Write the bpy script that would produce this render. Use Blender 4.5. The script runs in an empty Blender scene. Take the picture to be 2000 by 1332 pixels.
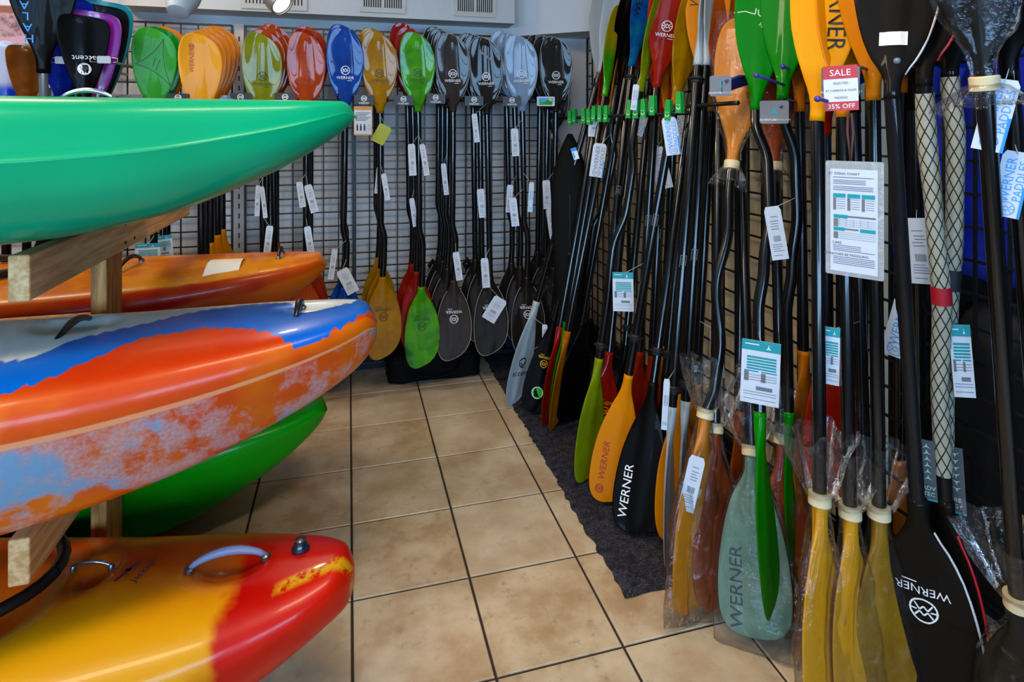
import bpy, math, random
from mathutils import Vector, Matrix, noise
random.seed(7)
SC = bpy.context.scene
COL = SC.collection
# ------------------------------------------------------------------ camera
F = 1171.0; H = 1.31; TH = math.radians(15.2); CT, ST = math.cos(TH), math.sin(TH)
CAM = Vector((0, 0, H)); HV = 250.0
cd = bpy.data.cameras.new('camera'); cam = bpy.data.objects.new('camera', cd); COL.objects.link(cam)
cam.location = CAM; cam.rotation_euler = (math.pi/2, 0, -TH)
cd.sensor_width = 36; cd.lens = F/2000*36; cd.shift_y = -(666-HV)/2000; cd.clip_start = .02
SC.camera = cam
# ------------------------------------------------------------------ world, exposure
w = bpy.data.worlds.new('world'); SC.world = w; w.use_nodes = True
w.node_tree.nodes['Background'].inputs[0].default_value = (.55, .70, 1, 1)
w.node_tree.nodes['Background'].inputs[1].default_value = 1.0
vs = SC.view_settings
SC.display_settings.display_device = 'sRGB'
vs.view_transform = 'Standard'; vs.look = 'None'; vs.gamma = 1; vs.use_curve_mapping = False
vs.exposure = .18
cy = SC.cycles
cy.max_bounces = 6; cy.diffuse_bounces = 3; cy.glossy_bounces = 3; cy.transmission_bounces = 3; cy.transparent_max_bounces = 12
cy.caustics_reflective = False; cy.caustics_refractive = False; cy.use_adaptive_sampling = True; cy.adaptive_threshold = .05
# ------------------------------------------------------------------ lights (daylight at the windows behind, ceiling fixtures)
XL, XR, YF, YB, ZC = -3.9, 1.42, -1.9, 3.37, 2.62
def area(name, loc, rot, sx, sy, power, col, spread=math.pi):
    l = bpy.data.lights.new(name, 'AREA'); l.shape = 'RECTANGLE'; l.size = sx; l.size_y = sy
    l.energy = power; l.color = col; l.spread = spread
    o = bpy.data.objects.new(name, l); COL.objects.link(o); o.location = loc; o.rotation_euler = rot
    return o
WINS = [(-3.3, -2.0, 0.95, 1.8), (-1.7, -.4, 0.95, 1.8), (-.1, 1.2, 0.95, 1.8)]           # x0 x1 z0 z1 in the front wall; leftmost window added for kayak reflections
for x0, x1, z0, z1 in WINS:
    area('daylight', ((x0+x1)/2, YF-.12, (z0+z1)/2), (math.pi/2, 0, 0), x1-x0, z1-z0, 78, (.35, .63, 1))
LAMPS = [(-1.5, .5), (.2, .75), (-1.5, 2.3)]
for lx, ly in LAMPS:
    area('ceiling_light_glow', (lx, ly, ZC-.075), (0, 0, 0), 1.1, .26, 22, (1, .80, .58))
# ------------------------------------------------------------------ pixel rays -> points of the room
def ray(u, v):
    xc = (u-1000)/F
    return Vector((xc*CT+ST, CT-xc*ST, (HV-v)/F))
def atD(u, v, d): return CAM+ray(u, v)*d
def atX(u, v, X): r = ray(u, v); return CAM+r*(X/r.x)
def atY(u, v, Y): r = ray(u, v); return CAM+r*(Y/r.y)
def atZ(u, v, Z): r = ray(u, v); return CAM+r*((Z-H)/r.z)
def depth(p): return p.x*ST+p.y*CT
# ------------------------------------------------------------------ materials
MATS = {}
def nt(name):
    m = bpy.data.materials.new(name); m.use_nodes = True
    t = m.node_tree; return m, t, t.nodes['Principled BSDF']
def lin(c):
    return tuple((x/12.92 if x <= .04045 else ((x+.055)/1.055)**2.4) for x in c)
def hexc(h): return lin(tuple(int(h[i:i+2], 16)/255 for i in (0, 2, 4)))
def N(t, typ, **kw):
    n = t.nodes.new('ShaderNode'+typ)
    for k, v in kw.items(): setattr(n, k, v)
    return n
def setin(n, i, v, t):
    if hasattr(v, 'is_output'): t.links.new(v, n.inputs[i])
    elif isinstance(v, tuple) and len(v) == 3 and n.inputs[i].type == 'RGBA': n.inputs[i].default_value = (*v, 1)
    else: n.inputs[i].default_value = v
def math_(t, op, a, b=0.0, c=0.0):
    n = N(t, 'Math', operation=op)
    setin(n, 0, a, t); setin(n, 1, b, t); setin(n, 2, c, t); return n.outputs[0]
def mixc(t, f, a, b):
    n = N(t, 'MixRGB'); setin(n, 0, f, t); setin(n, 1, a, t); setin(n, 2, b, t); return n.outputs[0]
def noise_(t, vec, scale, detail=3.0, rough=.5, out=0):
    n = N(t, 'TexNoise'); n.inputs['Scale'].default_value = scale; n.inputs['Detail'].default_value = detail
    n.inputs['Roughness'].default_value = rough
    if vec is not None: t.links.new(vec, n.inputs['Vector'])
    return n.outputs[out]
def step_(t, v, a, b):
    n = N(t, 'MapRange', interpolation_type='SMOOTHSTEP'); setin(n, 0, v, t)
    n.inputs[1].default_value = a; n.inputs[2].default_value = b; return n.outputs[0]
def bump_(t, b, h, strength=.2, dist=.01):
    n = N(t, 'Bump'); n.inputs['Strength'].default_value = strength; n.inputs['Distance'].default_value = dist
    t.links.new(h, n.inputs['Height']); t.links.new(n.outputs[0], b.inputs['Normal'])
def plain(name, col, rough=.4, metal=0.0, coat=0.0, var=.08, vs=30, spec=.5, trans=0.0, emit=None, bump=0, bs=200):
    """procedural material: one colour broken up a little by noise"""
    if name in MATS: return MATS[name]
    m, t, b = nt(name)
    if isinstance(col, str): col = hexc(col)
    tc = N(t, 'TexCoord').outputs['Object']
    if var > 0:
        f = noise_(t, tc, vs)
        c = mixc(t, f, tuple(x*(1-var) for x in col), tuple(min(1, x*(1+var)) for x in col))
        t.links.new(c, b.inputs['Base Color'])
    else: b.inputs['Base Color'].default_value = (*col, 1)
    b.inputs['Roughness'].default_value = rough; b.inputs['Metallic'].default_value = metal
    b.inputs['Specular IOR Level'].default_value = spec
    b.inputs['Coat Weight'].default_value = coat; b.inputs['Coat Roughness'].default_value = .05
    b.inputs['Transmission Weight'].default_value = trans
    if bump: bump_(t, b, noise_(t, tc, bs), bump, .004)
    if emit: b.inputs['Emission Color'].default_value = (*emit[0], 1); b.inputs['Emission Strength'].default_value = emit[1]
    MATS[name] = m; return m
def weave(name, col, col2, rough=.22, scale=420.0, coat=.35):
    """carbon / glass cloth under clear resin"""
    if name in MATS: return MATS[name]
    m, t, b = nt(name); tc = N(t, 'TexCoord').outputs['Object']
    ck = N(t, 'TexChecker'); ck.inputs['Scale'].default_value = scale; t.links.new(tc, ck.inputs['Vector'])
    cloud = noise_(t, tc, 9, 4)
    f = math_(t, 'ADD', math_(t, 'MULTIPLY', ck.outputs['Fac'], .25), math_(t, 'MULTIPLY', cloud, .75))
    t.links.new(mixc(t, f, hexc(col), hexc(col2)), b.inputs['Base Color'])
    b.inputs['Roughness'].default_value = .5; b.inputs['Specular IOR Level'].default_value = .06; b.inputs['Coat Weight'].default_value = coat; b.inputs['Coat Roughness'].default_value = .04
    MATS[name] = m; return m
DK = .62
def dk(h): return tuple(x*DK for x in hexc(h))
def swirl(name, cols, rough=.2, scale=7.0, coat=.32):
    """marbled resin in two or three colours"""
    if name in MATS: return MATS[name]
    m, t, b = nt(name); tc = N(t, 'TexCoord').outputs['Object']
    f = step_(t, noise_(t, tc, scale, 4, .6), .4, .62)
    c = mixc(t, f, dk(cols[0]), dk(cols[1]))
    if len(cols) > 2: c = mixc(t, step_(t, noise_(t, tc, scale*.7, 2, .5, 0), .55, .68), c, dk(cols[2]))
    t.links.new(c, b.inputs['Base Color'])
    b.inputs['Roughness'].default_value = .5; b.inputs['Specular IOR Level'].default_value = .05; b.inputs['Coat Weight'].default_value = coat; b.inputs['Coat Roughness'].default_value = .03
    MATS[name] = m; return m
def clear_film(name, alpha=.8, tint=(1, 1, 1), milky=.35):
    if name in MATS: return MATS[name]
    m, t, b = nt(name); out = t.nodes['Material Output']
    tc = N(t, 'TexCoord').outputs['Object']
    tr = N(t, 'BsdfTransparent'); tr.inputs[0].default_value = (*tint, 1)
    gl = N(t, 'BsdfGlossy'); gl.inputs['Roughness'].default_value = .09; gl.inputs['Color'].default_value = (.95, .97, 1, 1)
    b.inputs['Base Color'].default_value = (.7, .72, .75, 1); b.inputs['Roughness'].default_value = .2
    bp = N(t, 'Bump'); bp.inputs['Strength'].default_value = .35; bp.inputs['Distance'].default_value = .02
    cr = math_(t, 'ABSOLUTE', math_(t, 'SUBTRACT', noise_(t, tc, 15, 5, .55), .5))
    t.links.new(math_(t, 'POWER', cr, .6), bp.inputs['Height'])
    for q in (gl, b): t.links.new(bp.outputs[0], q.inputs['Normal'])
    fr_ = N(t, 'Fresnel'); fr_.inputs[0].default_value = 1.45; t.links.new(bp.outputs[0], fr_.inputs['Normal'])
    wr = math_(t, 'MULTIPLY', step_(t, noise_(t, tc, 34, 5, .65), .56, .72), milky)
    base = math_(t, 'ADD', wr, 1-alpha)
    m1 = N(t, 'MixShader'); t.links.new(base, m1.inputs[0]); t.links.new(tr.outputs[0], m1.inputs[1]); t.links.new(b.outputs[0], m1.inputs[2])
    mx = N(t, 'MixShader'); t.links.new(math_(t, 'MULTIPLY', fr_.outputs[0], .62), mx.inputs[0]); t.links.new(m1.outputs[0], mx.inputs[1]); t.links.new(gl.outputs[0], mx.inputs[2])
    t.links.new(mx.outputs[0], out.inputs['Surface'])
    MATS[name] = m; return m
# ------------------------------------------------------------------ mesh builder
class MB:
    def __init__(s): s.v = []; s.f = []; s.m = []; s.cur = 0
    def add(s, vs, fs):
        o = len(s.v); s.v += [Vector(p) for p in vs]
        for f in fs: s.f.append([i+o for i in f]); s.m.append(s.cur)
        return s
    def box(s, lo, hi, M=None):
        x0, y0, z0 = lo; x1, y1, z1 = hi
        vs = [Vector(p) for p in ((x0,y0,z0),(x1,y0,z0),(x1,y1,z0),(x0,y1,z0),(x0,y0,z1),(x1,y0,z1),(x1,y1,z1),(x0,y1,z1))]
        if M: vs = [M @ p for p in vs]
        return s.add(vs, [(0,3,2,1),(4,5,6,7),(0,1,5,4),(1,2,6,5),(2,3,7,6),(3,0,4,7)])
    def rbox(s, lo, hi, r, M=None):
        """box whose edges along local y are rounded (rounded card / plate), extruded along y"""
        x0, y0, z0 = lo; x1, y1, z1 = hi; pts = []
        for cx, cz, a0 in ((x1-r, z1-r, 0), (x0+r, z1-r, 90), (x0+r, z0+r, 180), (x1-r, z0+r, 270)):
            for k in range(4):
                a = math.radians(a0+30*k); pts.append((cx+r*math.cos(a), cz+r*math.sin(a)))
        return s.prism(pts, y0, y1, M)
    def prism(s, pts, y0, y1, M=None):
        n = len(pts)
        vs = [Vector((x, y0, z)) for x, z in pts]+[Vector((x, y1, z)) for x, z in pts]
        if M: vs = [M @ p for p in vs]
        ar = sum(pts[i][0]*pts[(i+1) % n][1]-pts[(i+1) % n][0]*pts[i][1] for i in range(n))
        fs = [list(range(n)), list(range(2*n-1, n-1, -1))]+[(i, i+n, (i+1) % n+n, (i+1) % n) for i in range(n)]
        if ar < 0: fs = [list(reversed(f)) for f in fs]
        return s.add(vs, fs)
    def tube(s, pts, r, n=10, cap=True):
        pts = [Vector(p) for p in pts]; m = len(pts)
        rs = r if isinstance(r, (list, tuple)) else [r]*m
        base = len(s.v); ref = None
        for i, p in enumerate(pts):
            d = (pts[min(i+1, m-1)]-pts[max(i-1, 0)]).normalized()
            if ref is None:
                ref = Vector((0, 1, 0)) if abs(d.y) < .9 else Vector((1, 0, 0))
            a = (ref-d*ref.dot(d)).normalized(); b = d.cross(a); ref = a
            for k in range(n):
                q = 2*math.pi*k/n; s.v.append(p+(a*math.cos(q)+b*math.sin(q))*rs[i])
        for i in range(m-1):
            for k in range(n):
                k2 = (k+1) % n
                s.f.append([base+i*n+k, base+i*n+k2, base+(i+1)*n+k2, base+(i+1)*n+k]); s.m.append(s.cur)
        if cap:
            s.f.append([base+k for k in range(n-1, -1, -1)]); s.m.append(s.cur)
            s.f.append([base+(m-1)*n+k for k in range(n)]); s.m.append(s.cur)
        return s
    def lathe(s, prof, n=20, M=None):
        """prof: (radius, height) up the local z axis"""
        base = len(s.v)
        for r, z in prof:
            for k in range(n):
                q = 2*math.pi*k/n; p = Vector((r*math.cos(q), r*math.sin(q), z)); s.v.append(M @ p if M else p)
        for i in range(len(prof)-1):
            for k in range(n):
                k2 = (k+1) % n
                s.f.append([base+i*n+k, base+i*n+k2, base+(i+1)*n+k2, base+(i+1)*n+k]); s.m.append(s.cur)
        s.f.append([base+k for k in range(n-1, -1, -1)]); s.m.append(s.cur)
        s.f.append([base+(len(prof)-1)*n+k for k in range(n)]); s.m.append(s.cur)
        return s
    def mesh(s, name, mats, smooth=False):
        me = bpy.data.meshes.new(name); me.from_pydata([tuple(p) for p in s.v], [], s.f)
        for x in (mats if isinstance(mats, (list, tuple)) else [mats]): me.materials.append(x)
        if len(me.materials) > 1: me.polygons.foreach_set('material_index', s.m)
        if smooth: me.shade_smooth() if smooth is True else me.set_sharp_from_angle(angle=smooth)
        if smooth and smooth is not True: me.polygons.foreach_set('use_smooth', [True]*len(me.polygons))
        me.update(); return me
WM = {}                                             # world matrix of every object placed so far
def put(name, me, M=None, parent=None):
    o = bpy.data.objects.new(name, me); COL.objects.link(o)
    M = M or Matrix.Identity(4)
    if parent: o.parent = parent; o.matrix_basis = WM[parent.name].inverted() @ M
    else: o.matrix_basis = M
    WM[o.name] = M; return o
def thing(name, label, cat, base, group=None, rot=None):
    M = Matrix.Translation(base)
    if rot: M = M @ rot
    o = put(name, None, M); o.empty_display_size = .05
    tag(o, label, cat, group); return o
def tag(o, label, cat, group=None):
    o['label'] = label; o['category'] = cat
    if group: o['group'] = group
    return o
def struct(name, me, M=None, parent=None):
    o = put(name, me, M, parent); o['kind'] = 'structure'; return o
SM = math.radians(35)
# text -> triangles, cached
TXT = {}
def text_pts(s, shear=0.0):
    if (s, shear) in TXT: return TXT[(s, shear)]
    c = bpy.data.curves.new('t', 'FONT'); c.body = s; c.size = 1; c.align_x = 'CENTER'; c.resolution_u = 2; c.shear = shear
    o = bpy.data.objects.new('t', c); COL.objects.link(o)
    bpy.context.view_layer.update()
    me = bpy.data.meshes.new_from_object(o.evaluated_get(bpy.context.evaluated_depsgraph_get()))
    vs = [(p.co.x, p.co.y) for p in me.vertices]; fs = [list(p.vertices) for p in me.polygons]
    bpy.data.objects.remove(o); bpy.data.curves.remove(c); bpy.data.meshes.remove(me)
    TXT[(s, shear)] = (vs, fs); return vs, fs
class Flat:
    """flat print in x/z (facing -y): letters, rings, bars"""
    def __init__(s): s.v = []; s.f = []
    def poly(s, pts):
        o = len(s.v); s.v += pts
        s.f.append([o+i for i in range(len(pts))]); return s
    def strips(s, x0, z0, x1, z1, n=12):
        for k in range(n): s.rect(x0+(x1-x0)*k/n, z0, x0+(x1-x0)*(k+1)/n, z1)
        return s
    def rect(s, x0, z0, x1, z1): return s.poly([(x0, z0), (x1, z0), (x1, z1), (x0, z1)])
    def line(s, a, b, w):
        dx, dz = b[0]-a[0], b[1]-a[1]; l = math.hypot(dx, dz) or 1; nx, nz = -dz/l*w/2, dx/l*w/2
        return s.poly([(a[0]-nx, a[1]-nz), (b[0]-nx, b[1]-nz), (b[0]+nx, b[1]+nz), (a[0]+nx, a[1]+nz)])
    def lines(s, pts, w):
        for a, b in zip(pts, pts[1:]): s.line(a, b, w)
        return s
    def ring(s, cx, cz, r, w, n=20):
        for k in range(n):
            a, b = 2*math.pi*k/n, 2*math.pi*(k+1)/n
            s.poly([(cx+(r-w)*math.cos(a), cz+(r-w)*math.sin(a)), (cx+r*math.cos(a), cz+r*math.sin(a)),
                    (cx+r*math.cos(b), cz+r*math.sin(b)), (cx+(r-w)*math.cos(b), cz+(r-w)*math.sin(b))])
        return s
    def disc(s, cx, cz, r, n=20): return s.poly([(cx+r*math.cos(2*math.pi*k/n), cz+r*math.sin(2*math.pi*k/n)) for k in range(n)])
    def text(s, body, cx, cz, size, rot=0.0, shear=0.0, sx=1.0):
        vs, fs = text_pts(body, shear); o = len(s.v); c, q = math.cos(rot), math.sin(rot)
        for x, y in vs:
            x, y = x*size*sx, (y-.35)*size
            s.v.append((cx+x*c-y*q, cz+x*q+y*c))
        for f in fs: s.f.append([o+i for i in f])
        return s
    def wheel(s, cx, cz, r, w):
        """round paddle emblem: ring, W over M, side bars"""
        s.ring(cx, cz, r, w*1.1)
        q = r*.62
        s.lines([(cx-q, cz+q*.85), (cx-q*.45, cz+q*.1), (cx, cz+q*.6), (cx+q*.45, cz+q*.1), (cx+q, cz+q*.85)], w)
        s.lines([(cx-q, cz-q*.85), (cx-q*.45, cz-q*.1), (cx, cz-q*.6), (cx+q*.45, cz-q*.1), (cx+q, cz-q*.85)], w)
        s.line((cx-r, cz), (cx-q*.75, cz), w); s.line((cx+q*.75, cz), (cx+r, cz), w); return s
    def mesh(s, name, mat, fn=None, y=-.0006):
        me = bpy.data.meshes.new(name)
        me.from_pydata([(x, (fn(x, z) if fn else 0)+y, z) for x, z in s.v], [], s.f)
        me.materials.append(mat); me.update(); return me
# ================================================================== the room
def tile_mat():
    m, t, b = nt('beige ceramic tile'); g = N(t, 'NewGeometry').outputs['Position']
    oi = N(t, 'ObjectInfo').outputs['Random']
    c = mixc(t, step_(t, noise_(t, g, 5.5, 5, .6), .3, .72), hexc('a5845f'), hexc('cfba9a'))
    c = mixc(t, step_(t, noise_(t, g, 20, 5, .7), .52, .78), c, hexc('937858'))
    c = mixc(t, math_(t, 'MULTIPLY', oi, .3), c, hexc('d2bfa2'))
    t.links.new(c, b.inputs['Base Color'])
    b.inputs['Roughness'].default_value = .33
    bump_(t, b, noise_(t, g, 60, 4), .12, .003); return m
TS = .331
floor = struct('floor', MB().box((XL, YF, -.1), (2.4, YB, -.005)).mesh('floor', plain('dark grout', '2b211b', .9, bump=.4)))
_m = MB(); g = .0035; bv = .0022
x0, x1 = g, TS-g
_m.add([(x0,x0,-.006),(x1,x0,-.006),(x1,x1,-.006),(x0,x1,-.006),(x0,x0,-bv),(x1,x0,-bv),(x1,x1,-bv),(x0,x1,-bv),
        (x0+bv,x0+bv,0),(x1-bv,x0+bv,0),(x1-bv,x1-bv,0),(x0+bv,x1-bv,0)],
       [(0,1,5,4),(1,2,6,5),(2,3,7,6),(3,0,4,7),(4,5,9,8),(5,6,10,9),(6,7,11,10),(7,4,8,11),(8,9,10,11)])
tile_me = _m.mesh('floor_tile', tile_mat())
for i in range(-9, 5):
    for j in range(-11, 5):
        put('floor_tile', tile_me, Matrix.Translation((.008+i*TS, 1.72+j*TS, 0)), floor)
white = plain('white wall paint', 'd6d5d5', .85, var=.03, vs=4, bump=.08, bs=90)
cream = plain('cream wall paint', 'd6c29e', .85, var=.05, vs=5, bump=.08, bs=90)
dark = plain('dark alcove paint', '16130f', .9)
struct('wall_back', MB().box((XL, YB, -.1), (2.5, YB+.12, ZC)).mesh('wall_back', white))
shop = plain('brown fill-cutting wall', '6b5540', .7, var=.15, vs=3)  # dark brown picked for these unseen walls to cut bounced fill
struct('wall_left', MB().box((XL-.12, YF, -.1), (XL, YB, ZC)).mesh('wall_left', shop))
struct('wall_right', MB().box((XR, 1.40, -.1), (XR+.1, YB, ZC)).mesh('wall_right', cream))
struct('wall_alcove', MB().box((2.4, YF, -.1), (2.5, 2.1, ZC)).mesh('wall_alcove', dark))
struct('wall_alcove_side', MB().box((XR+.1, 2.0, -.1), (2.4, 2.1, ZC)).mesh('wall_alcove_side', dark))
struct('ceiling', MB().box((XL, YF, ZC), (2.5, YB, ZC+.1)).mesh('ceiling', white))
wf = MB()
zs = [(-.1, WINS[0][2]), (WINS[0][3], ZC)]
for a, b_ in zs: wf.box((XL, YF-.1, a), (2.5, YF, b_))
xs = [XL]+[q for k in WINS for q in k[:2]]+[2.5]
for k in range(0, len(xs), 2): wf.box((xs[k], YF-.1, WINS[0][2]), (xs[k+1], YF, WINS[0][3]))
struct('wall_front', wf.mesh('wall_front', shop))
paint = plain('white gloss trim', 'e6e4e0', .4)
pane, _t, _b = nt('window glass')
_tr = N(_t, 'BsdfTransparent'); _tr.inputs[0].default_value = (.96, .98, .98, 1)
_mx = N(_t, 'MixShader'); _mx.inputs[0].default_value = .04; _b.inputs['Roughness'].default_value = .02
_t.links.new(_tr.outputs[0], _mx.inputs[1]); _t.links.new(_b.outputs[0], _mx.inputs[2]); _t.links.new(_mx.outputs[0], _t.nodes['Material Output'].inputs['Surface'])
for k, (x0, x1, z0, z1) in enumerate(WINS):
    fr = MB(); q = .05
    fr.box((x0, YF-.09, z0), (x0+q, YF-.02, z1)).box((x1-q, YF-.09, z0), (x1, YF-.02, z1))
    fr.box((x0, YF-.09, z0), (x1, YF-.02, z0+q)).box((x0, YF-.09, z1-q), (x1, YF-.02, z1))
    wo = struct('window_%d' % (k+1), fr.mesh('window_frame', paint))
    bars = MB()
    for i in (1, 2): xx = x0+(x1-x0)*i/3; bars.box((xx-.015, YF-.07, z0), (xx+.015, YF-.03, z1))
    for i in (1,): zz = z0+(z1-z0)*i/2; bars.box((x0, YF-.07, zz-.015), (x1, YF-.03, zz+.015))
    put('glazing_bars', bars.mesh('glazing_bars', paint), None, wo)
    for i in range(3):
        for j in range(2):
            a, c = x0+(x1-x0)*i/3, z0+(z1-z0)*j/2
            put('pane', MB().box((a+.015, YF-.052, c+.015), (a+(x1-x0)/3-.015, YF-.048, c+(z1-z0)/2-.015)).mesh('pane', pane), None, wo)
struct('baseboard_back', MB().box((XL, YB-.02, 0), (XR, YB, .16)).mesh('baseboard', plain('navy baseboard', '14162a', .6)))
struct('baseboard_right', MB().box((XR-.02, 1.40, 0), (XR, YB-.02, .12)).mesh('baseboard', MATS['navy baseboard']))
# boxed soffit running across the corner above the paddles
_s = MB(); pts = [(.93, YB), (XR, 2.96), (XR, YB)]
vsn = [(x, y, 1.845) for x, y in pts]+[(x, y, ZC) for x, y in pts]
struct('trim_1', _s.add(vsn, [(0, 2, 1), (3, 4, 5), (0, 1, 4, 3), (1, 2, 5, 4), (2, 0, 3, 5)]).mesh('soffit', white))
# ceiling fixtures
fx = plain('white lamp housing', 'dddbd5', .4)
glow = plain('lit lamp diffuser', 'fff0d8', .5, var=0, emit=((1, .86, .66), 4))
for k, (lx, ly) in enumerate(LAMPS):
    t_ = thing('ceiling_lamp', 'long white ceiling lamp, %s' % ['nearest the left window', 'above the tiled aisle', 'above the far kayaks'][k], 'lamp', (lx, ly, ZC), 'long ceiling lamps')
    put('housing', MB().box((lx-.6, ly-.16, ZC-.05), (lx+.6, ly+.16, ZC)).mesh('housing', fx), None, t_)
    put('diffuser', MB().box((lx-.56, ly-.13, ZC-.062), (lx+.56, ly+.13, ZC-.05)).mesh('diffuser', glow), None, t_)
# air duct with three grilles along the back wall
DY = 3.2; DZ = 1.888
duct = thing('air_duct', 'long boxed white air duct with louvred grilles high on the back wall', 'duct', (-.05, YB, DZ))
put('casing', MB().box((-1.045, DY, DZ), (.885, YB-.002, 2.3)).mesh('casing', plain('white sheet metal', 'bfbdbc', .5, var=.03)), None, duct)
vent_m = plain('white grille', 'bdb6ae', .45); slot = plain('black slot', '1a1512', .9)
for u0, u1, vb in ((470, 600, 16), (702, 792, 23), (886, 968, 31)):
    a = atY(u0, vb, DY); b_ = atY(u1, vb, DY); zt = 2.1
    fr = put('grille', MB().rbox((a.x, DY-.008, a.z), (b_.x, DY+.004, zt), .006).mesh('grille', vent_m), None, duct)
    sl = MB(); n = 17; p = .018
    for k in range(n):
        if k == n//2: continue
        xx = a.x+p+(b_.x-a.x-2*p)*(k+.5)/n
        sl.box((xx-.0028, DY-.0095, a.z+.026), (xx+.0028, DY-.0075, zt-.02))
    put('louvre_slots', sl.mesh('louvre_slots', slot), None, fr)['kind'] = 'stuff'
# track lamps hanging in front of the duct
steel = plain('brushed steel', '8d8c8b', .35, metal=.6); lampgrey = plain('grey lamp enamel', '9aa3ab', .45)
bulb = plain('lit bulb face', 'fff6e0', .4, var=0, emit=((1, .88, .66), 2.4))
def track_lamp(label, p, d, mat, r, L, lit):
    d = Vector(d).normalized(); M = Matrix.Translation(p) @ d.to_track_quat('Z', 'Y').to_matrix().to_4x4()
    o = thing('track_lamp', label, 'lamp', p)
    put('lamp_head', MB().lathe([(r*.42, -L), (r*.62, -L*.96), (r*.95, -L*.35), (r, -L*.1), (r, 0), (r*.9, 0), (r*.88, -.006)], 28).mesh('lamp_head', mat, SM), M, o)
    put('bulb', MB().lathe([(r*.86, -.012), (r*.86, -.007), (r*.5, -.002), (.001, 0)], 24).mesh('bulb', bulb, SM), M, o)
    back = p-d*L*.6
    put('stem', MB().tube([back, back+Vector((0, 0, .12)), (back.x, back.y, ZC)], .009).mesh('stem', steel, True), None, o)
    l = bpy.data.lights.new('track_lamp_beam', 'SPOT'); l.energy = lit; l.color = (1, .84, .6); l.spot_size = 1.7; l.spot_blend = .6; l.shadow_soft_size = r*.8
    lo = bpy.data.objects.new('track_lamp_beam', l); COL.objects.link(lo); lo.location = p+d*.02
    lo.rotation_euler = d.to_track_quat('-Z', 'Y').to_euler()
track_lamp('grey track lamp seen from behind, aimed up and away', atD(360, -12, 2.3), (.1, .55, .85), lampgrey, .062, .1, 6)
track_lamp('lit steel track lamp aimed down towards the aisle', atD(552, 10, 2.35), (.62, -.42, -.62), steel, .05, .12, 12)
# ------------------------------------------------------------------ wire grid panels
wire = plain('black coated wire', '0d0d10', .4, var=0)
def grid(label, axis, a, b_, fixed, z0=.05, z1=1.83, pitch=.0755):
    """axis 'x': panel along x at y = fixed; axis 'y': panel along y at x = fixed"""
    P = (lambda q, z, o: (q, fixed+o, z)) if axis == 'x' else (lambda q, z, o: (fixed+o, q, z))
    o = thing('grid_panel', label, 'grid panel', P((a+b_)/2, z0, 0), 'wire grid panels')
    def bar(mb, q0, q1, za, zb, off, r):
        lo = P(min(q0, q1)-(r if za != zb else 0), za-(r if za == zb else 0), off-r); hi = P(max(q0, q1)+(r if za != zb else 0), zb+(r if za == zb else 0), off+r)
        mb.box(lo, hi)
    v, h, fr = MB(), MB(), MB()
    n = round((b_-a)/pitch); m = round((z1-z0)/pitch); r = .0031
    for i in range(1, n): bar(v, a+(b_-a)*i/n, a+(b_-a)*i/n, z0, z1, 0, r)
    for j in range(1, m): bar(h, a, b_, z0+(z1-z0)*j/m, z0+(z1-z0)*j/m, -2*r, r)
    r = .0045
    for q in (a, b_): bar(fr, q, q, z0, z1, 0, r)
    for z in (z0, z1): bar(fr, a, b_, z, z, 0, r)
    put('upright_wires', v.mesh('upright_wires', wire), None, o)['kind'] = 'stuff'; put('cross_wires', h.mesh('cross_wires', wire), None, o)['kind'] = 'stuff'
    put('frame', fr.mesh('frame', wire), None, o); return o
GY = 3.31; GX = 1.345
for a, b_, lab in ((-1.68, -1.13, 'behind the dark paddle cluster at far left'), (-1.12, -.573, 'behind the green and yellow paddles'), (-.51, .022, 'behind the olive and orange paddles'),
                   (.032, .55, 'behind the amber and green swirl paddles'), (.556, 1.078, 'behind the dark carbon paddles')):
    grid('black wire grid panel on the back wall '+lab, 'x', a, b_, GY)
for a, b_, lab in ((2.74, 3.27, 'nearest the corner'), (2.18, 2.72, 'behind the clipped paddles'), (1.66, 2.16, 'behind the white edge-on paddles'), (1.405, 1.64, 'beside the dark alcove')):
    grid('black wire grid panel on the right wall, '+lab, 'y', a, b_, GX)
grid('black wire grid panel standing before the blue jackets', 'y', .80, 1.38, GX)
# standoff posts of the back panels (pale strips between them)
strip = plain('pale slotted standard', 'b9b2ae', .5)
for px, lab in ((-.54, 'left of the olive paddle stack'), (1.10, 'right of the dark paddle stacks')):
    o = thing('wall_standard', 'tall pale slotted wall strip '+lab, 'wall strip', (px, GY, .05), 'pale wall strips')
    put('channel', MB().box((px-.022, GY-.004, .05), (px+.022, YB-.001, 1.84)).mesh('channel', strip), None, o)
    sl = MB()
    for k in range(34): sl.box((px-.003, GY-.0055, .1+k*.05), (px+.003, GY-.0035, .125+k*.05))
    put('slots', sl.mesh('slots', slot), None, o)['kind'] = 'stuff'
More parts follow.
